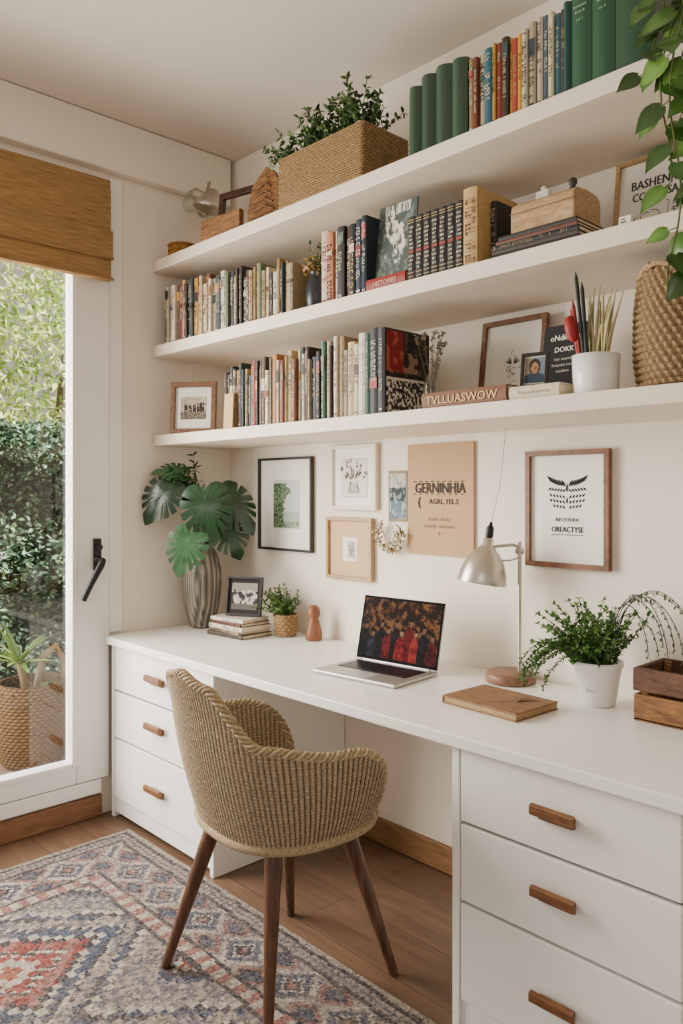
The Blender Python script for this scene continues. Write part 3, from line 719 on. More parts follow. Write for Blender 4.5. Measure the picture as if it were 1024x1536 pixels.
# ------------------------------------------------------------------ desk objects
DZ=.7505
vm=empty('monstera_vase',(.12,-.24,.75))
mv=bpy.data.materials.new('ribbed_ceramic'); mv.use_nodes=True
nt=mv.node_tree;N=nt.nodes;L=nt.links;b=N['Principled BSDF'];b.inputs['Roughness'].default_value=.3
a=N.new('ShaderNodeAttribute');a.attribute_name='Col';L.new(a.outputs[0],b.inputs['Base Color'])
mb=MB(); prof=[(.040,0),(.050,.006),(.064,.05),(.082,.12),(.090,.19),(.086,.26),(.070,.32),(.050,.36),(.037,.388),(.033,.42),(.037,.48),(.042,.505)]
pr=np.array(prof); Ls=np.concatenate([[0],np.cumsum(np.linalg.norm(np.diff(pr,axis=0),axis=1))]); nv=140; t=np.linspace(0,Ls[-1],nv)
rr=np.interp(t,Ls,pr[:,0]); zz=np.interp(t,Ls,pr[:,1]); nu=300; th=np.arange(nu)/nu*2*pi
ZZ=zz[None,:]; TH=th[:,None]
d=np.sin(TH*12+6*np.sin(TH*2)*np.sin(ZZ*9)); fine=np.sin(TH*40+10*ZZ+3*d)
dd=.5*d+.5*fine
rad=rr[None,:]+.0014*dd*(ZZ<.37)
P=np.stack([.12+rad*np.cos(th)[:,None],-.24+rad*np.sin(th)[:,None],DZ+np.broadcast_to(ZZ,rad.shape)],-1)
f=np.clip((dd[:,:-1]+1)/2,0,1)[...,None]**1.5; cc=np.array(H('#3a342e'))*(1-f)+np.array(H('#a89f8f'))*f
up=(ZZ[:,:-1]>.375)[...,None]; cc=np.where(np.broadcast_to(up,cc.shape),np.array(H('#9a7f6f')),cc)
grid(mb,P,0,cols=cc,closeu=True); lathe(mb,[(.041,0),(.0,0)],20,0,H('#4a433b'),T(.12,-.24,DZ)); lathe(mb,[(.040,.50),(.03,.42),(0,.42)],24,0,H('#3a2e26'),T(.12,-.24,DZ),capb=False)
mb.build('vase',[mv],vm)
def monstera(mb,base,d,nrm,S,col,cup=.28):
    d=Vector(d).normalized(); s=d.cross(Vector(nrm)).normalized(); u=s.cross(d)
    out=[]
    n=120
    for i in range(n+1):
        a=-pi+2*pi*i/n
        aa=abs(a)
        rr=.62*(1-.10*(aa/pi)) if aa<2.5 else .62*.9*(1-.5*((aa-2.5)/.64)**1.5)
        if aa<.5: rr+=.16*(1-aa/.5)**1.3
        for c in (.40,.74,1.10,1.5,1.95):
            w=.045+.01*c
            if abs(aa-c)<w: rr*=.42+.58*(abs(aa-c)/w)**1.3
        out.append((math.sin(a)*rr*.9,math.cos(a)*rr+.42))
    vs=[]
    def pt(x,y):
        z=-cup*1.3*x*x-.45*(y-.2)**2+.10*abs(x)
        return tuple(Vector(base)+(s*x+d*y+u*z)*S)
    rings=4
    vs.append(pt(0,.42))
    for q in range(1,rings+1):
        for x,y in out: vs.append(pt(x*q/rings,.42+(y-.42)*q/rings))
    m=len(out); fs=[];cl=[]
    for i in range(m-1):
        ang=-pi+2*pi*i/n; k=.85+.35*(.5+.5*math.cos(abs(ang)*17))
        c=tuple(q*k for q in col)
        fs.append((0,1+i,2+i)); cl.append(c)
        for q in range(rings-1):
            fs.append((1+q*m+i,1+(q+1)*m+i,2+(q+1)*m+i,2+q*m+i)); cl.append(c)
    mb.add(vs,fs,0,cl,None,True)
    tube(mb,[pt(0,-.02),pt(0,.3),pt(0,.7),pt(0,1.1)],[.0035*S*4,.003*S*4,.002*S*4,.0008],5,0,tuple(q*1.8 for q in col),cap=False)
mb=MB(); top=Vector((.12,-.24,1.25))
RV=Vector((.6887,.725,0)); CV=Vector((.725,-.6887,0))
GM=[H('#1a3820'),H('#1f4226'),H('#3b6340')]
specs=[
 (-.09,.11,1.40,(-.65,.30,-.70),.185,0,.28,(.85,.5)),
 (.04,.17,1.385,(.15,.35,-.95),.215,1,.35,(.9,.35)),
 (.09,.10,1.37,(.75,.1,-.70),.205,0,.5,(.75,.75)),
 (.00,.19,1.20,(-.35,.25,-.9),.175,2,.3,(.95,.3)),
 (-.05,.06,1.43,(-.8,.2,.25),.13,2,.2,(.6,.8)),
 (.10,.07,1.25,(.45,.2,-.95),.17,1,.5,(.8,.4))]
for (a_,b_,z,dd_,S,ci,cup,nn) in specs:
    p=Vector((.12,-.24,0))+RV*a_+CV*b_; p.z=z
    d=RV*dd_[0]+CV*dd_[1]+Vector((0,0,dd_[2]))
    monstera(mb,p,d,CV*nn[0]+Vector((0,0,nn[1])),S,GM[ci],cup)
    mid=(top+p)/2+Vector((0,0,.05)); tube(mb,[top-Vector((0,0,.05)),top,mid,p],.0035,6,0,H('#4a6035'),cap=False)
r=random.Random(3)
for k in range(14):
    sprig(mb,top,(RV*r.uniform(-.65,-.15)+CV*r.uniform(.1,.5)+Vector((0,0,1))),r.uniform(.18,.27),8,.035,.02,[H('#2f4a2a'),H('#3b5a33')],.01,.3,r=r,per=3)
mb.build('leaves',[LEAFG],vm)
mb=MB(); r=random.Random(12); z=DZ
for (cx,cy,w,dp,th,c,rot) in ((.385,-.225,.225,.165,.016,'#4a4138',4),(.38,-.22,.215,.16,.014,'#a08c72',-2),(.39,-.225,.22,.16,.017,'#d5cebf',3),(.385,-.22,.205,.155,.013,'#6a3e30',0),(.38,-.22,.2,.15,.015,'#d8d2c6',6)):
    M=T(cx,cy,z)@RZ(rot)@T(-w/2,-dp/2,th)@RY(90); book(mb,M,th,w,dp,H(c),H('#3b3028'),r,True,None,.002); z+=th+.0004
mb.build('book_stack',[ATT]); SZ=z
def bw(u,v):
    q=N2(u,v,8,2)+.5*N2(u,v,20,3)
    if .2<v<.7+.1*N2(u,0,5): return H('#c5c0b6') if q>.05 else (H('#2f2c29') if q<-.1 else H('#77726b'))
    return H('#8f8a80') if v>.5 else H('#5d5953')
picture('framed_photo',.40,-.215,SZ+.001,.165,.165,.010,.014,FRDK,'#1f1c1a',rz=28,tilt=-9,art=art_print(.14,.86,.16,.84,bw,44,38))
sb=empty('potted_herb',(.545,-.095,.75))
mb=MB(); weave(mb,[(.038,.002),(.044,.004),(.049,.05),(.05,.092),(.046,.094),(.043,.06)],(.545,-.105,DZ),10,26,.005,H('#b5966c'),H('#75583a')); lathe(mb,[(.045,.07),(0,.07)],16,0,H('#3b2a1d'),T(.545,-.105,DZ),capb=False); mb.build('basket_pot',[JUTE],sb)
mb=MB(); r=random.Random(23)
for k in range(75): sprig(mb,(.545+r.uniform(-.02,.02),-.105+r.uniform(-.02,.02),DZ+.07),(r.uniform(-.7,.7),r.uniform(-.9,.3),1),r.uniform(.08,.15),7,.014,.009,[H('#547239'),H('#3f5c2c'),H('#6d894c')],.02,.4,r=r,per=4)
mb.build('foliage',[LEAF],sb)
mb=MB(); lathe(mb,[(.028,0),(.033,.004),(.034,.03),(.026,.062),(.019,.085),(.018,.09),(.026,.1),(.027,.115),(.022,.132),(.012,.142),(.0,.144)],28,0,M=T(.70,-.085,DZ)); mb.build('pepper_mill',[wood('mill_wood',H('#8f5c3a'),H('#6a4025'),(10,10,2),6)])

lp=empty('laptop',(1.285,-.335,.75))
M=T(1.285,-.335,DZ)@RZ(5.5)
mb=MB(); box(mb,-.172,.172,-.118,.118,.001,.013,0,(1,1,1),M); mb.build('base',[ALU],lp,.004)
mb=MB(); box(mb,-.145,.145,-.028,.088,.0131,.0136,0,H('#0e0e10'),M)
for j in range(6):
    for i in range(14):
        if j==0 and 3<i<9: 
            if i==4: box(mb,-.137+4*.0198,-.137+9*.0198-.002,-.022,-.022+.0155,.0136,.0148,0,H('#1b1b1f'),M)
            continue
        x=-.137+i*.0198; y=-.022+j*.018; box(mb,x,x+.0175,y,y+.0155,.0136,.0148,0,H('#1b1b1f'),M)
box(mb,-.05,.05,-.11,-.04,.0131,.0134,0,H('#a9a8a6'),M)
mb.build('keyboard',[GLOSSATT],lp)
M2=M@T(0,.113,.016)@RX(-13)
mb=MB(); box(mb,-.172,.172,0,.006,0,.222,0,(1,1,1),M2); tube(mb,[M2@Vector((-.14,.002,-.002)),M2@Vector((.14,.002,-.002))],.005,10); mb.build('lid',[ALU],lp,.002)
BEZ=mat('screen_bezel',H('#0a0a0c'),.6,n=40,amt=.1,spec=.05)
mb=MB(); box(mb,-.1708,.1708,-.0012,0,.001,.2208,0,H('#0a0a0c'),M2)
FIG=[(.06,.42,.06,'#141216','#7a5540'),(.16,.30,.06,'#2c3038','#8a6048'),(.27,.48,.06,'#1a1518','#8a6048'),(.36,.38,.06,'#7a1a1c','#a0755a'),(.46,.50,.055,'#1f1416','#8a5f48'),(.54,.36,.07,'#9c2226','#a57a60'),(.64,.54,.06,'#6a1518','#946a50'),(.72,.38,.06,'#a0302a','#a57a60'),(.82,.46,.06,'#221a1c','#7d5844'),(.93,.34,.06,'#54181a','#8a6048')]
def scr(u,v):
    c=None; k=N2(u*1.5,v,11,2)+.5*N2(u*1.5,v,28,4)
    for (cx,h,w,bc,sc) in FIG:
        if ((u-cx)/(w*.38))**2+((v-h-.11)/.07)**2<1: 
            c=H('#160f0e') if (v>h+.125 or k>.35) else H(sc)
        elif v<h+.03 and abs(u-cx)<w*(1.05 if v<h-.08 else 1.05-.6*(v-h+.08)/.11): 
            c=tuple(q*(1.25 if k>.15 else (.45 if k<-.15 else .85)) for q in H(bc))
    if c: return c
    return H('#8a5a34') if k>.3 else (H('#5a341f') if k>-.05 else H('#2a1710'))
panel(mb,M2,-.163,.163,.011,.213,-.0016,140,90,scr,1)
SCR=bpy.data.materials.new('screen'); SCR.use_nodes=True; b=SCR.node_tree.nodes['Principled BSDF']; a=SCR.node_tree.nodes.new('ShaderNodeAttribute'); a.attribute_name='Col'
SCR.node_tree.links.new(a.outputs[0],b.inputs['Emission Color']); b.inputs['Base Color'].default_value=(.004,.004,.004,1); b.inputs['Emission Strength'].default_value=.9; b.inputs['Roughness'].default_value=.5; b.inputs['Specular IOR Level'].default_value=.03
mb.build('screen',[BEZ,SCR],lp)

dl=empty('desk_lamp',(1.648,-.09,.75))
mb=MB(); lathe(mb,[(.074,0),(.079,.003),(.079,.024),(.073,.031),(0,.032)],40,0,M=T(1.652,-.092,DZ)); mb.build('base',[wood('lamp_base_wood',H('#8f6a50'),H('#684736'),(3,10,10),6)],dl)
S0=Vector((1.672,-.072,DZ+.03)); ST=Vector((1.672,-.072,1.165))
mb=MB(); tube(mb,[S0,ST,ST+Vector((0,0,.03))],.006,12); 
HC=Vector((1.652,-.092,0))-RV*.092; HC.z=1.065
ap=HC+Vector((.018,.014,.125))
tube(mb,[ST+Vector((0,0,.012)),ST-RV*.02+Vector((0,0,.02)),ap+RV*.02+Vector((0,0,-.01)),ap+Vector((0,0,-.02))],.0055,10)
tube(mb,[ST+Vector((0,0,-.02)),ST-RV*.03+Vector((0,0,-.03)),HC+RV*.04+Vector((0,0,.07))],.003,8)
lathe(mb,[(.009,-.012),(.012,-.008),(.012,.008),(.009,.012)],14,0,M=T(*ST)@RX(90),capt=True)
Mh=T(*HC)@Matrix.Rotation(math.radians(9),4,Vector((-.725,.6887,0)))
lathe(mb,[(.078,0),(.0785,.003),(.073,.035),(.061,.068),(.043,.095),(.024,.114),(.017,.120),(.017,.14),(.012,.144)],40,0,M=Mh,capb=False,capt=True)
lathe(mb,[(.075,.001),(.069,.035),(.057,.066),(.039,.092),(.018,.108),(0,.11)],40,0,M=Mh,capb=False)
mb.build('stem_and_shade',[SILVER],dl)
mb=MB(); lathe(mb,[(.010,.143),(.013,.15),(.012,.175),(.006,.185),(.004,.195)],16,0,M=Mh,capt=True)
pc=Mh@Vector((0,0,.193)); tube(mb,[pc,pc+Vector((.02,.02,.12)),pc+Vector((.035,.03,.298))],.0008,5)
mb.build('cap_and_cord',[BLACKM],dl)
mb=MB(); lathe(mb,[(.012,.09),(.022,.07),(.026,.045),(.02,.025),(0,.016)],18,0,M=Mh,capb=False); mb.build('bulb',[CER],dl)

mb=MB(); M=T(1.795,-.358,DZ)@RZ(-3)
box(mb,-.13,.13,-.095,.095,0,.004,0,(1,1,1),M); box(mb,-.13,.13,-.095,.095,.018,.0225,0,(1,1,1),M); box(mb,-.13,-.124,-.095,.095,.004,.018,0,(1,1,1),M)
mb2=MB(); box(mb2,-.124,.127,-.092,.092,.004,.018,0,H('#a08458'),M)
nb=empty('notebook',(1.795,-.358,.75)); mb.build('cover',[wood('leather_cover',H('#94683f'),H('#654326'),(5,9,9),7,.6,.3)],nb,.002); mb2.build('pages',[ATT],nb)
mb=MB(); 
for k in range(7): tube(mb,[M@Vector((.0+.012*k,-.05+.01*k,.0226)),M@Vector((.06,.0,.0226)),M@Vector((.1-.01*k,.06,.0226))],.0007,4,0,H('#5a3820'))
mb.build('tooling',[ATT],nb)

fp=empty('potted_fern',(1.975,-.125,.75))
PX,PY=1.975,-.135
mb=MB(); lathe(mb,[(.044,0),(.048,.003),(.066,.108),(.069,.11),(.070,.125),(.065,.125),(.062,.108),(0,.105)],40,0,M=T(PX,PY,DZ)); mb.build('pot',[CER],fp)
mb=MB(); text(mb,'fleur',.014,T(PX+.01,PY-.059,DZ+.045)@RX(-9)@RZ(10),0,0,-.001,H('#8d8a85'),0); 
mb.build('pot_print',[PAPER],fp)
mb=MB(); r=random.Random(52); GF=[H('#4c7633'),H('#3d652b'),H('#628c42'),H('#315428')]
for k in range(105):
    sprig(mb,(PX+r.uniform(-.04,.04),PY+r.uniform(-.04,.03),DZ+.11),(r.uniform(-.9,.7),r.uniform(-1,.35),r.uniform(.7,1.4)),r.uniform(.09,.205),9,.014,.010,GF,.05,.45,r=r,per=4,zmin=DZ+.07)
for k in range(14):
    d=-RV*r.uniform(.8,1)+CV*r.uniform(-.05,.25)+Vector((0,0,r.uniform(.9,1.4))); sprig(mb,(PX-.02,PY,DZ+.12),d,r.uniform(.20,.28),20,.011,.0075,GF,.115,.12,r=r,per=4,zmin=DZ+.05)
mb.build('foliage',[LEAF],fp)
mb=MB()
for k in range(8):
    reach=.11+.018*k+r.uniform(-.01,.01); pts=[]; hh=.14+.012*k+r.uniform(-.02,.02); dy=r.uniform(-.1,.22); ex=r.uniform(.86,1.0); tip=r.uniform(.45,.95)
    for i in range(21):
        t_=i/20; ang=t_*pi*.95
        xr=reach*(1-math.cos(ang))/2*1.05; zz=.13+hh*max(0,math.sin(ang))**.8 if ang<pi/2 else .13+hh-(hh*tip)*((ang-pi/2)/(pi*.45))**1.6
        pts.append(Vector((PX+.02+.004*k+xr*ex,PY+.02+xr*dy,DZ+zz)))
    tube(mb,pts,.0012,5,0,H('#3d4230'),cap=False)
    for p in pts[8:]:
        for q in range(2): leaf(mb,p+rv(r)*.003,rv(r)+Vector((0,0,-.5)),(0,0,1),r.uniform(.009,.017),.007,vary(H('#566645'),.2,r))
mb.build('arching_stems',[LEAF],fp)

cr_=empty('wooden_crate',(2.27,-.15,.75))
x0,x1,y0,y1=2.118,2.44,-.212,-.03
simple('crate_slats',[(x0,x1,y0,y0+.012,DZ,DZ+.07),(x0,x1,y1-.012,y1,DZ,DZ+.07),(x0,x0+.012,y0+.012,y1-.012,DZ,DZ+.07),(x1-.012,x1,y0+.012,y1-.012,DZ,DZ+.07),(x0,x1,y0,y1,DZ+.001,DZ+.01)],RUSTIC,.003,cr_)
simple('upper_slats',[(x0-.004,x1,y0+.003,y0+.018,DZ+.078,DZ+.138),(x0-.004,x0+.01,y0+.018,y1,DZ+.078,DZ+.138),(x0,x1,y1-.012,y1,DZ+.078,DZ+.138),(x1-.012,x1,y0+.02,y1-.012,DZ+.078,DZ+.138)],wood('dark_rustic',H('#6a4730'),H('#3b2518'),(3,12,14),6,.7),.003,cr_)
simple('corner_posts',[(x0+.013,x0+.03,y0+.02,y0+.035,DZ+.01,DZ+.135),(x0+.013,x0+.03,y1-.03,y1-.014,DZ+.01,DZ+.135),(x1-.03,x1-.013,y0+.02,y0+.035,DZ+.01,DZ+.135)],RUSTIC,.002,cr_)

# ------------------------------------------------------------------ chair
ch=empty('woven_chair',(1.375,-.82,0))
CX,CY=1.385,-.815
ROT=math.radians(-8)
CH1=np.array(H('#c9b495')); CH2=np.array(H('#665440'))
def rotp(P):
    c,s=math.cos(ROT),math.sin(ROT); X=P[...,0]-CX; Y=P[...,1]-CY
    return np.stack([CX+X*c-Y*s,CY+X*s+Y*c,P[...,2]],-1)
def sup(ph,a,bb,bf,n=2.5):
    dx=np.sin(ph); dy=-np.cos(ph); b_=np.where(dy<0,bb,bf)
    return 1/((np.abs(dx)/a)**n+(np.abs(dy)/b_)**n)**(1/n)
def sstep(x,a,b): 
    t=np.clip((x-a)/(b-a),0,1); return t*t*(3-2*t)
PHM=129
def topz(ph):
    q=np.degrees(np.abs(ph)); s=np.clip((q-92)/(PHM-92),0,1)
    return .885-.022*sstep(q,0,28)-.135*sstep(q,28,56)-.03*sstep(q,58,92)-.215*(1-np.sqrt(np.clip(1-s**2.4,0,1)))
NC=92;NRW=50;su=6;sv=4
phm=math.radians(PHM)
def shell(off,sgn):
    nu=NC*su+1;nv=NRW*sv+1
    ph=np.linspace(-phm,phm,nu)[:,None]; t=np.linspace(0,1,nv)[None,:]
    tz=np.maximum(topz(ph),.485); zb=.426; zs=.475
    q=np.clip(t/.14,0,1)*pi/2; w=np.clip((t-.14)/.86,0,1)
    Rb=sup(ph,.232,.205,.245); Rt=sup(ph,.296,.210,.325)
    bulge=.008*np.sin(np.clip(w*(tz-zs)/.3,0,1)*pi)
    r_=np.where(t<.14,Rb*(.6+.4*np.sin(q)),Rb+(Rt-Rb)*np.clip((w*(tz-zs)/.26),0,1)**.75+bulge)
    z=np.where(t<.14,zb+(zs-zb)*(1-np.cos(q)),zs+(tz-zs)*w)
    U=(np.arange(nu)/su)[:,None]; V=(z-zb)/.009
    uf=U-np.floor(U); cp=np.abs(np.sin(pi*U))**.7
    rope=.5+.5*np.sin(2*pi*(V*1.0+np.abs(uf-.5)*1.1))
    d=cp*(.6+.4*rope)
    r2=r_+off+sgn*.0055*(d-.3)
    lean=-.085*np.clip((z-zs)/.4,0,1)**1.1*np.clip(np.cos(ph*.75),0,1)
    X=CX+r2*np.sin(ph); Y=CY-r2*np.cos(ph)+lean
    P=rotp(np.stack([X,Y,z+0*X],-1))
    rg=np.random.RandomState(3 if sgn>0 else 4)
    f=np.clip(d[:-1,:-1]*.9+.02+.3*(rg.rand(nu-1,nv-1)-.3),0,1)[...,None]
    cc=CH2*(1-f)+CH1*f  # shade in the gaps between ropes is painted into the colour
    return P,cc,d
mb=MB()
Po,cc,_=shell(.008,1); grid(mb,Po,0,cols=cc,flip=False)
Pi,ci,_=shell(-.008,-1); grid(mb,Pi,0,cols=ci,flip=True)
mb.build('woven_shell',[JUTE],ch)
mb=MB()
mid=(Po[:,-1]+Pi[:,-1])/2
endL=[(Po[0,j]+Pi[0,j])/2 for j in range(Po.shape[1]-1,8,-8)]; endR=[(Po[-1,j]+Pi[-1,j])/2 for j in range(Po.shape[1]-1,8,-8)]
path=[tuple(p) for p in endL[::-1]]+[tuple(mid[i]) for i in range(2,len(mid)-2,3)]+[tuple(p) for p in endR]
pa=np.array(path); Ls=np.concatenate([[0],np.cumsum(np.linalg.norm(np.diff(pa,axis=0),axis=1))]); m=560
t=np.linspace(0,Ls[-1],m); pa=np.stack([np.interp(t,Ls,pa[:,k]) for k in range(3)],-1)
tube(mb,[tuple(p) for p in pa],.0100,10,0,H('#9b8566'))
for s_ in range(4):
    pts=[]
    for i in range(m):
        p=Vector(pa[i]); d_=Vector(pa[min(i+1,m-1)]-pa[max(i-1,0)]).normalized(); s1=d_.cross(Vector((0,0,1))); 
        if s1.length<1e-3: s1=Vector((1,0,0))
        s1.normalize(); u1=s1.cross(d_); a_=i*.33+s_*pi/2
        pts.append(p+s1*math.cos(a_)*.009+u1*math.sin(a_)*.009)
    tube(mb,pts,.0042,6,0,H('#c9b495') if s_%2 else H('#b19c7a'))
mb.build('rim_braid',[JUTE],ch)
mb=MB()
nu=160; rings=40; th=np.linspace(0,2*pi,nu,endpoint=False)[:,None]
Rb=sup(th,.232,.205,.248)
k=np.linspace(0,1,rings)[None,:]
rr=Rb*k; d=np.abs(np.sin(pi*k*18))*(.7+.3*np.sin(th*40))
z=.478+.004*d-.02*np.clip((k-.9)/.1,0,1)**2
P=rotp(np.stack([CX+rr*np.sin(th),CY-rr*np.cos(th),z+0*rr],-1)); cc=np.broadcast_to((np.array(H('#b6a181'))[None,None,:]),(nu,rings-1,3)); grid(mb,P,0,cols=cc,closeu=True,flip=True)
P2=rotp(np.stack([CX+rr*np.sin(th),CY-rr*np.cos(th),.426+.028*np.clip((k-.7)/.3,0,1)**2+0*rr],-1)); grid(mb,P2,0,cols=cc*.8,closeu=True)
pts=np.array([(CX+float(sup(np.array(a),.232,.205,.248))*math.sin(a),CY-float(sup(np.array(a),.232,.205,.248))*math.cos(a),.458) for a in np.linspace(0,2*pi,100)])
tube(mb,[tuple(p) for p in rotp(pts)],.015,8,0,H('#b19c7a'))
mb.build('seat',[JUTE],ch)
feet=[(1.140,-1.035),(1.158,-.590),(1.600,-.580),(1.545,-.985)]
RUGZ=.0112
for i,(fx,fy) in enumerate(feet):
    mb=MB(); tx=CX+(fx-CX)*.56; ty=CY+(fy-CY)*.56
    z0=RUGZ if fy<-.66 else .001
    pts=[(fx+(tx-fx)*t_,fy+(ty-fy)*t_,z0+(.43-z0)*t_) for t_ in (0,.02,.3,.6,.85,1)]
    tube(mb,pts,[.0125,.0135,.016,.020,.0225,.023],16); mb.build('leg_%d'%(i+1),[WALNUT],ch)
mb=MB()
for a_,b_ in ((0,2),(1,3)):
    pts=[]
    for t_ in np.linspace(0,1,9):
        x=CX+((feet[a_][0]-CX)*(1-t_)+(feet[b_][0]-CX)*t_)*.6; y=CY+((feet[a_][1]-CY)*(1-t_)+(feet[b_][1]-CY)*t_)*.6
        pts.append((x,y,.385+.035*math.sin(pi*t_)))
    tube(mb,pts,.015,10)
mb.build('under_frame',[WALNUT],ch)

# ------------------------------------------------------------------ rug
rx0,rx1,ry0,ry1=.24,2.72,-3.3,-.662
mb=MB(); box(mb,rx0,rx1,ry0,ry1,.001,.0095,0,H('#6b635b'))
cell=.0072; nx=int((rx1-rx0)/cell); ny=int((ry1-ry0)/cell)
rg=random.Random(1)
Cb=H('#978a7d');Cd=H('#2e2e36');Cg=H('#646066');Cbl=H('#37445a');Cr=H('#84332c');Cl=H('#b3a799');Cp=H('#8f5c55');Co=H('#94492f')
def step(x,s): return round(x/s)*s
def rugc(u,v):
    x=u*(rx1-rx0); y=(1-v)*(ry1-ry0)
    W=rx1-rx0; LY=ry1-ry0
    x+=.008*N2(x,y,14,5); y+=.008*N2(y,x,14,8)
    dl_,dr_,dt_,db_=x,W-x,y,LY-y; d=min(dl_,dr_,dt_,db_); al=y if d in (dl_,dr_) else x
    if d<.018: c=Cb
    elif d<.032: c=Cd
    elif d<.07: c=Cb if (int((al+d)/.024)+int((al-d)/.024))%2 else Cg
    elif d<.085: c=Cd
    elif d<.245:
        m=(al%.22)/.22-.5; n=(d-.165)/.16
        q=step(abs(m),.045)*1.25+step(abs(n),.06)*.95
        m2=(al+.11)%.22/.22-.5
        q2=step(abs(m2),.045)*2+abs(abs(n)-.33)*2.2
        c=Cb if N2(al,d,60,2)>-.1 else Cg
        if q<.10: c=Cp
        elif q<.19: c=Cd
        elif q<.28: c=Cl
        elif q<.38: c=Cbl
        elif q<.45: c=Cg
        elif q<.52: c=Cl
        elif q2<.30: c=Cbl
        elif q2<.46: c=Cd
        elif q2<.60: c=Cp
    elif d<.258: c=Cd
    elif d<.30: c=Cp if int(al/.03)%2 else Cl
    elif d<.315: c=Cd
    else:
        fx=(x-.315); fy=(y-.315)
        px,py=.62,.78
        a=fx%px-px/2; b_=fy%py-py/2
        q=step(abs(a),.025)/px*1.15+step(abs(b_),.025)/py*1.15
        c=Cg
        if q<.07: c=Co
        elif q<.13: c=Cl
        elif q<.20: c=Cr
        elif q<.245: c=Cl if int((a+b_)/.02)%2 else Cd
        elif q<.35: c=Cp if int(abs(a-b_)/.05)%2 else Cr
        elif q<.385: c=Cd
        elif q<.42: c=Cl
        elif q<.49: c=Cbl
        elif q<.53: c=Cl if int((a-b_)/.025)%2 else Cd
        elif q<.62: c=Cb if N2(a,b_,50,3)>-.05 else Cg
        elif q<.69: c=Cbl if int((abs(a)+abs(b_))/.03)%2 else Cd
        elif q<.73: c=Cl
        else:
            e=step(abs(abs(a)-px/2),.02)+step(abs(abs(b_)-py/2),.02)
            c=Cr if e<.03 else (Cl if e<.055 else (Cd if e<.09 else (Cbl if e<.12 else (Cb if N2(a,b_,55,6)>0 else Cg))))
    w=.5+.9*N2(x,y,2.2,3)+.3*N2(x,y,9,1)
    mixc=Cb if rg.random()<.7 else Cg
    k=max(0,min(.65,.08+.34*w+rg.uniform(-.05,.2)))
    c=tuple(ci*(1-k)+mi*k for ci,mi in zip(c,mixc))
    s=1+rg.uniform(-.2,.2)
    if rg.random()<.12: s*=.6
    elif rg.random()<.08: s*=1.3
    return tuple(min(1,q*s) for q in c)
vs=[];fs=[];cl=[]
for j in range(ny+1):
    for i in range(nx+1): vs.append((rx0+(rx1-rx0)*i/nx,ry0+(ry1-ry0)*j/ny,.0108))
for j in range(ny):
    for i in range(nx):
        a=j*(nx+1)+i; fs.append((a,a+1,a+nx+2,a+nx+1)); cl.append(rugc((i+.5)/nx,(j+.5)/ny))
mb.add(vs,fs,0,cl)
RUGM=mat('rug_wool',attr=True,rough=.95,n=260,amt=.3,bump=.6,bs=350,spec=.1)
mb.build('persian_rug',[RUGM])

# ------------------------------------------------------------------ garden
PAVE=mat('terrace_paving',H('#6b5443'),.8,n=6,amt=.2,bump=.3,bs=40)
simple('terrace',[(-1.5,-.142,-5,4,.0,.155)],PAVE)
GRND=mat('garden_soil',H('#4a4a32'),.95,n=8,amt=.4,bump=.5,bs=30)
simple('garden_ground',[(-9,-1.502,-6,6,-.1,.02)],GRND)
mb=MB(); r=random.Random(90)
nu,nv=60,30; U=np.linspace(-3.6,2.6,nu); V=np.linspace(.03,1.78,nv)
P=np.zeros((nu,nv,3))
for i in range(nu):
    for j in range(nv):
        P[i,j]=(-1.95+.08*math.sin(U[i]*5)+.06*math.sin(V[j]*9+U[i]*3),U[i],V[j]+.02*math.sin(U[i]*7))
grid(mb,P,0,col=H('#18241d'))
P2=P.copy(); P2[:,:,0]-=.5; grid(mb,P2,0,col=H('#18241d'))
HC_=[H('#4f735a'),H('#2f4c3a'),H('#729480'),H('#3b5a47'),H('#93ae9a'),H('#264032'),H('#86a57a')]
for k in range(18000):
    y=r.uniform(-3.5,2.5) if k%3==0 else r.uniform(-1.0,.8); z=.08+1.74*r.random()**.9
    lump=.09*math.sin(y*5)+.07*math.sin(z*9+y*3)+.12*noise.noise(Vector((y*3,z*3,1)))
    p=(-1.86+lump+r.uniform(-.08,.10),y,z+.03*math.sin(y*7))
    d=Vector((r.uniform(.1,1),r.uniform(-1,1),r.uniform(-.7,.8)))
    s=r.uniform(.03,.058); leaf(mb,p,d,rv(r)+Vector((.6,0,.8)),s,s*.6,vary(r.choice(HC_),.25,r))
mb.build('hedge',[LEAFO])
tr_=empty('garden_tree',(-4.6,1.2,.02))
mb=MB(); r=random.Random(91)
tube(mb,[(-4.9,1.3,.022),(-4.85,1.25,1.4),(-4.8,1.35,2.6),(-4.7,1.4,3.8)],[.12,.09,.07,.03],10,0,H('#6b5a44'))
mb.build('trunk',[ATT],tr_)
mb=MB(); TC=[H('#d2e08f'),H('#b8d078'),H('#e4ecb4'),H('#a5be68'),H('#eef1cb'),H('#8fae56')]
for k in range(17000):
    q=rv(r)*r.random()**.35; p=Vector((-4.6,.9,2.9))+Vector((q.x*1.2,q.y*3.0,q.z*2.0))
    if noise.noise(p*1.4)>.38: continue
    s=r.uniform(.07,.13); leaf(mb,p,rv(r)+Vector((.2,0,-.6)),rv(r)+Vector((0,0,.6)),s,s*.4,vary(r.choice(TC),.2,r))
mb.build('canopy',[LEAFO],tr_)
ba=empty('potted_aloe',(-.36,-.80,.155))
BX,BY=-.37,-.80
mb=MB(); weave(mb,[(.10,.002),(.125,.01),(.15,.10),(.158,.2),(.15,.32),(.142,.365),(.132,.36),(.138,.28)],(BX,BY,.1555),34,66,.008,H('#695238'),H('#302215')); 
lathe(mb,[(.14,.30),(0,.31)],24,1,(1,1,1),T(BX,BY,.155),capb=False)
mb.build('woven_pot',[JUTE,SOIL],ba)
mb=MB(); r=random.Random(8)
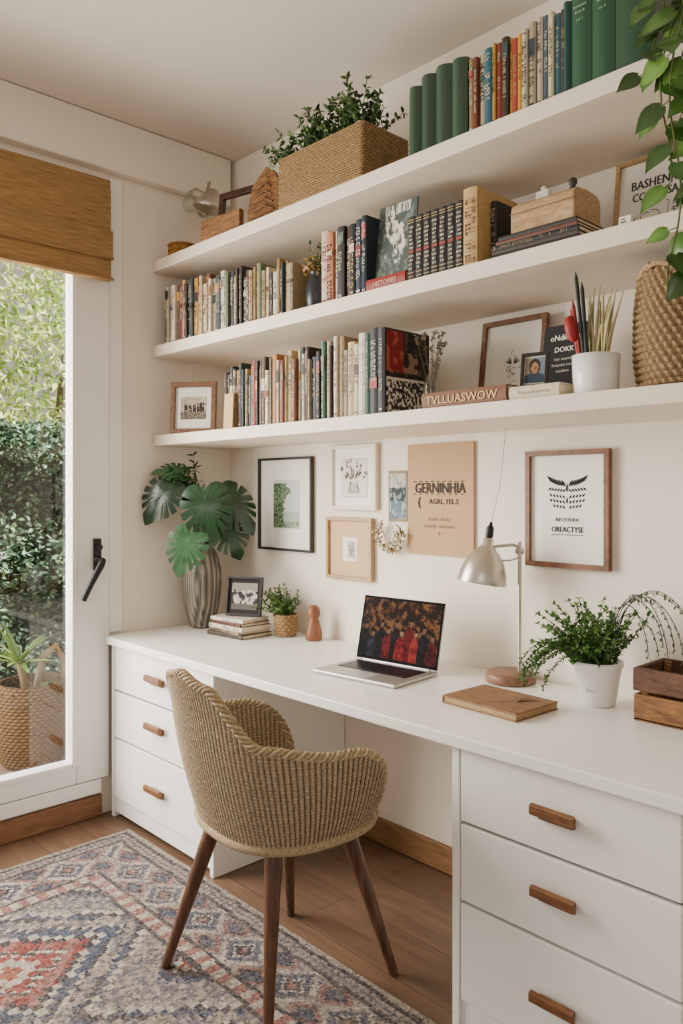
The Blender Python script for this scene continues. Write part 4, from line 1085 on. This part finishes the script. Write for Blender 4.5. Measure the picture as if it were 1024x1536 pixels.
for k in range(22):
    a=r.uniform(0,6.28); el=r.uniform(.3,1.2); L_=r.uniform(.15,.24); b0=Vector((BX+.0,BY-.06,.155+.44)); d=Vector((math.cos(a)*math.cos(el),math.sin(a)*math.cos(el),math.sin(el)))
    leaf(mb,b0,d,(0,0,1),L_,.032,vary(H(r.choice(['#5d7a32','#7f9248','#425d26'])),.15,r),0,.25)
tube(mb,[(BX,BY-.02,.46),(BX+.01,BY-.04,.53),(BX,BY-.06,.61)],[.022,.02,.014],10,0,H('#6a573b'))
tube(mb,[(BX-.02,BY+.02,.46),(BX,BY+.05,.62),(BX+.01,BY+.10,.66),(BX+.02,BY+.13,.60),(BX+.02,BY+.135,.46)],[.016,.018,.018,.016,.014],10,0,H('#7a6445'))
for k in range(14):
    a=r.uniform(0,6.28); leaf(mb,(BX+.08*math.cos(a),BY+.08*math.sin(a),.455),(math.cos(a),math.sin(a),.6),(0,0,1),.1,.03,vary(H('#5a6a32'),.2,r))
mb.build('aloe_leaves',[LEAF],ba)

# ------------------------------------------------------------------ light & camera
w=bpy.data.worlds.new('World'); bpy.context.scene.world=w; w.use_nodes=True
bg=w.node_tree.nodes['Background']; bg.inputs[0].default_value=(1,.94,.85,1); bg.inputs[1].default_value=.56
def sun(rot,st,ang,col):
    l=bpy.data.lights.new('sun','SUN'); l.energy=st; l.angle=math.radians(ang); l.color=col
    o=bpy.data.objects.new('sun_light',l); bpy.context.scene.collection.objects.link(o)
    o.rotation_euler=Vector(rot).to_track_quat('-Z','Y').to_euler(); o.location=(-2,3,6)
sun((-.55,-.65,-.95),24,2,(1,.93,.76))
def area(name,loc,tgt,sx,sy,en,col):
    l=bpy.data.lights.new(name,'AREA'); l.shape='RECTANGLE'; l.size=sx; l.size_y=sy; l.energy=en; l.color=col
    o=bpy.data.objects.new(name,l); bpy.context.scene.collection.objects.link(o); o.location=loc
    o.rotation_euler=(Vector(tgt)-Vector(loc)).to_track_quat('-Z','Y').to_euler()
area('window_daylight',(-.25,-1.75,1.5),(2.0,-.7,.9),1.2,2.1,185,(1,.95,.87))
area('room_daylight',(4.0,-4.2,2.2),(1.4,-.4,1.0),2.2,1.6,24,(1,.92,.82))
cam=bpy.data.cameras.new('camera'); co=bpy.data.objects.new('camera',cam); bpy.context.scene.collection.objects.link(co)
co.location=(3.09,-2.20,1.353); co.rotation_euler=(math.radians(90),0,math.atan2(.725,.6887))
cam.sensor_fit='VERTICAL'; cam.sensor_height=36; cam.sensor_width=24; cam.lens=36*1176/1536; cam.shift_y=-30/1536; cam.clip_start=.05
bpy.context.scene.camera=co
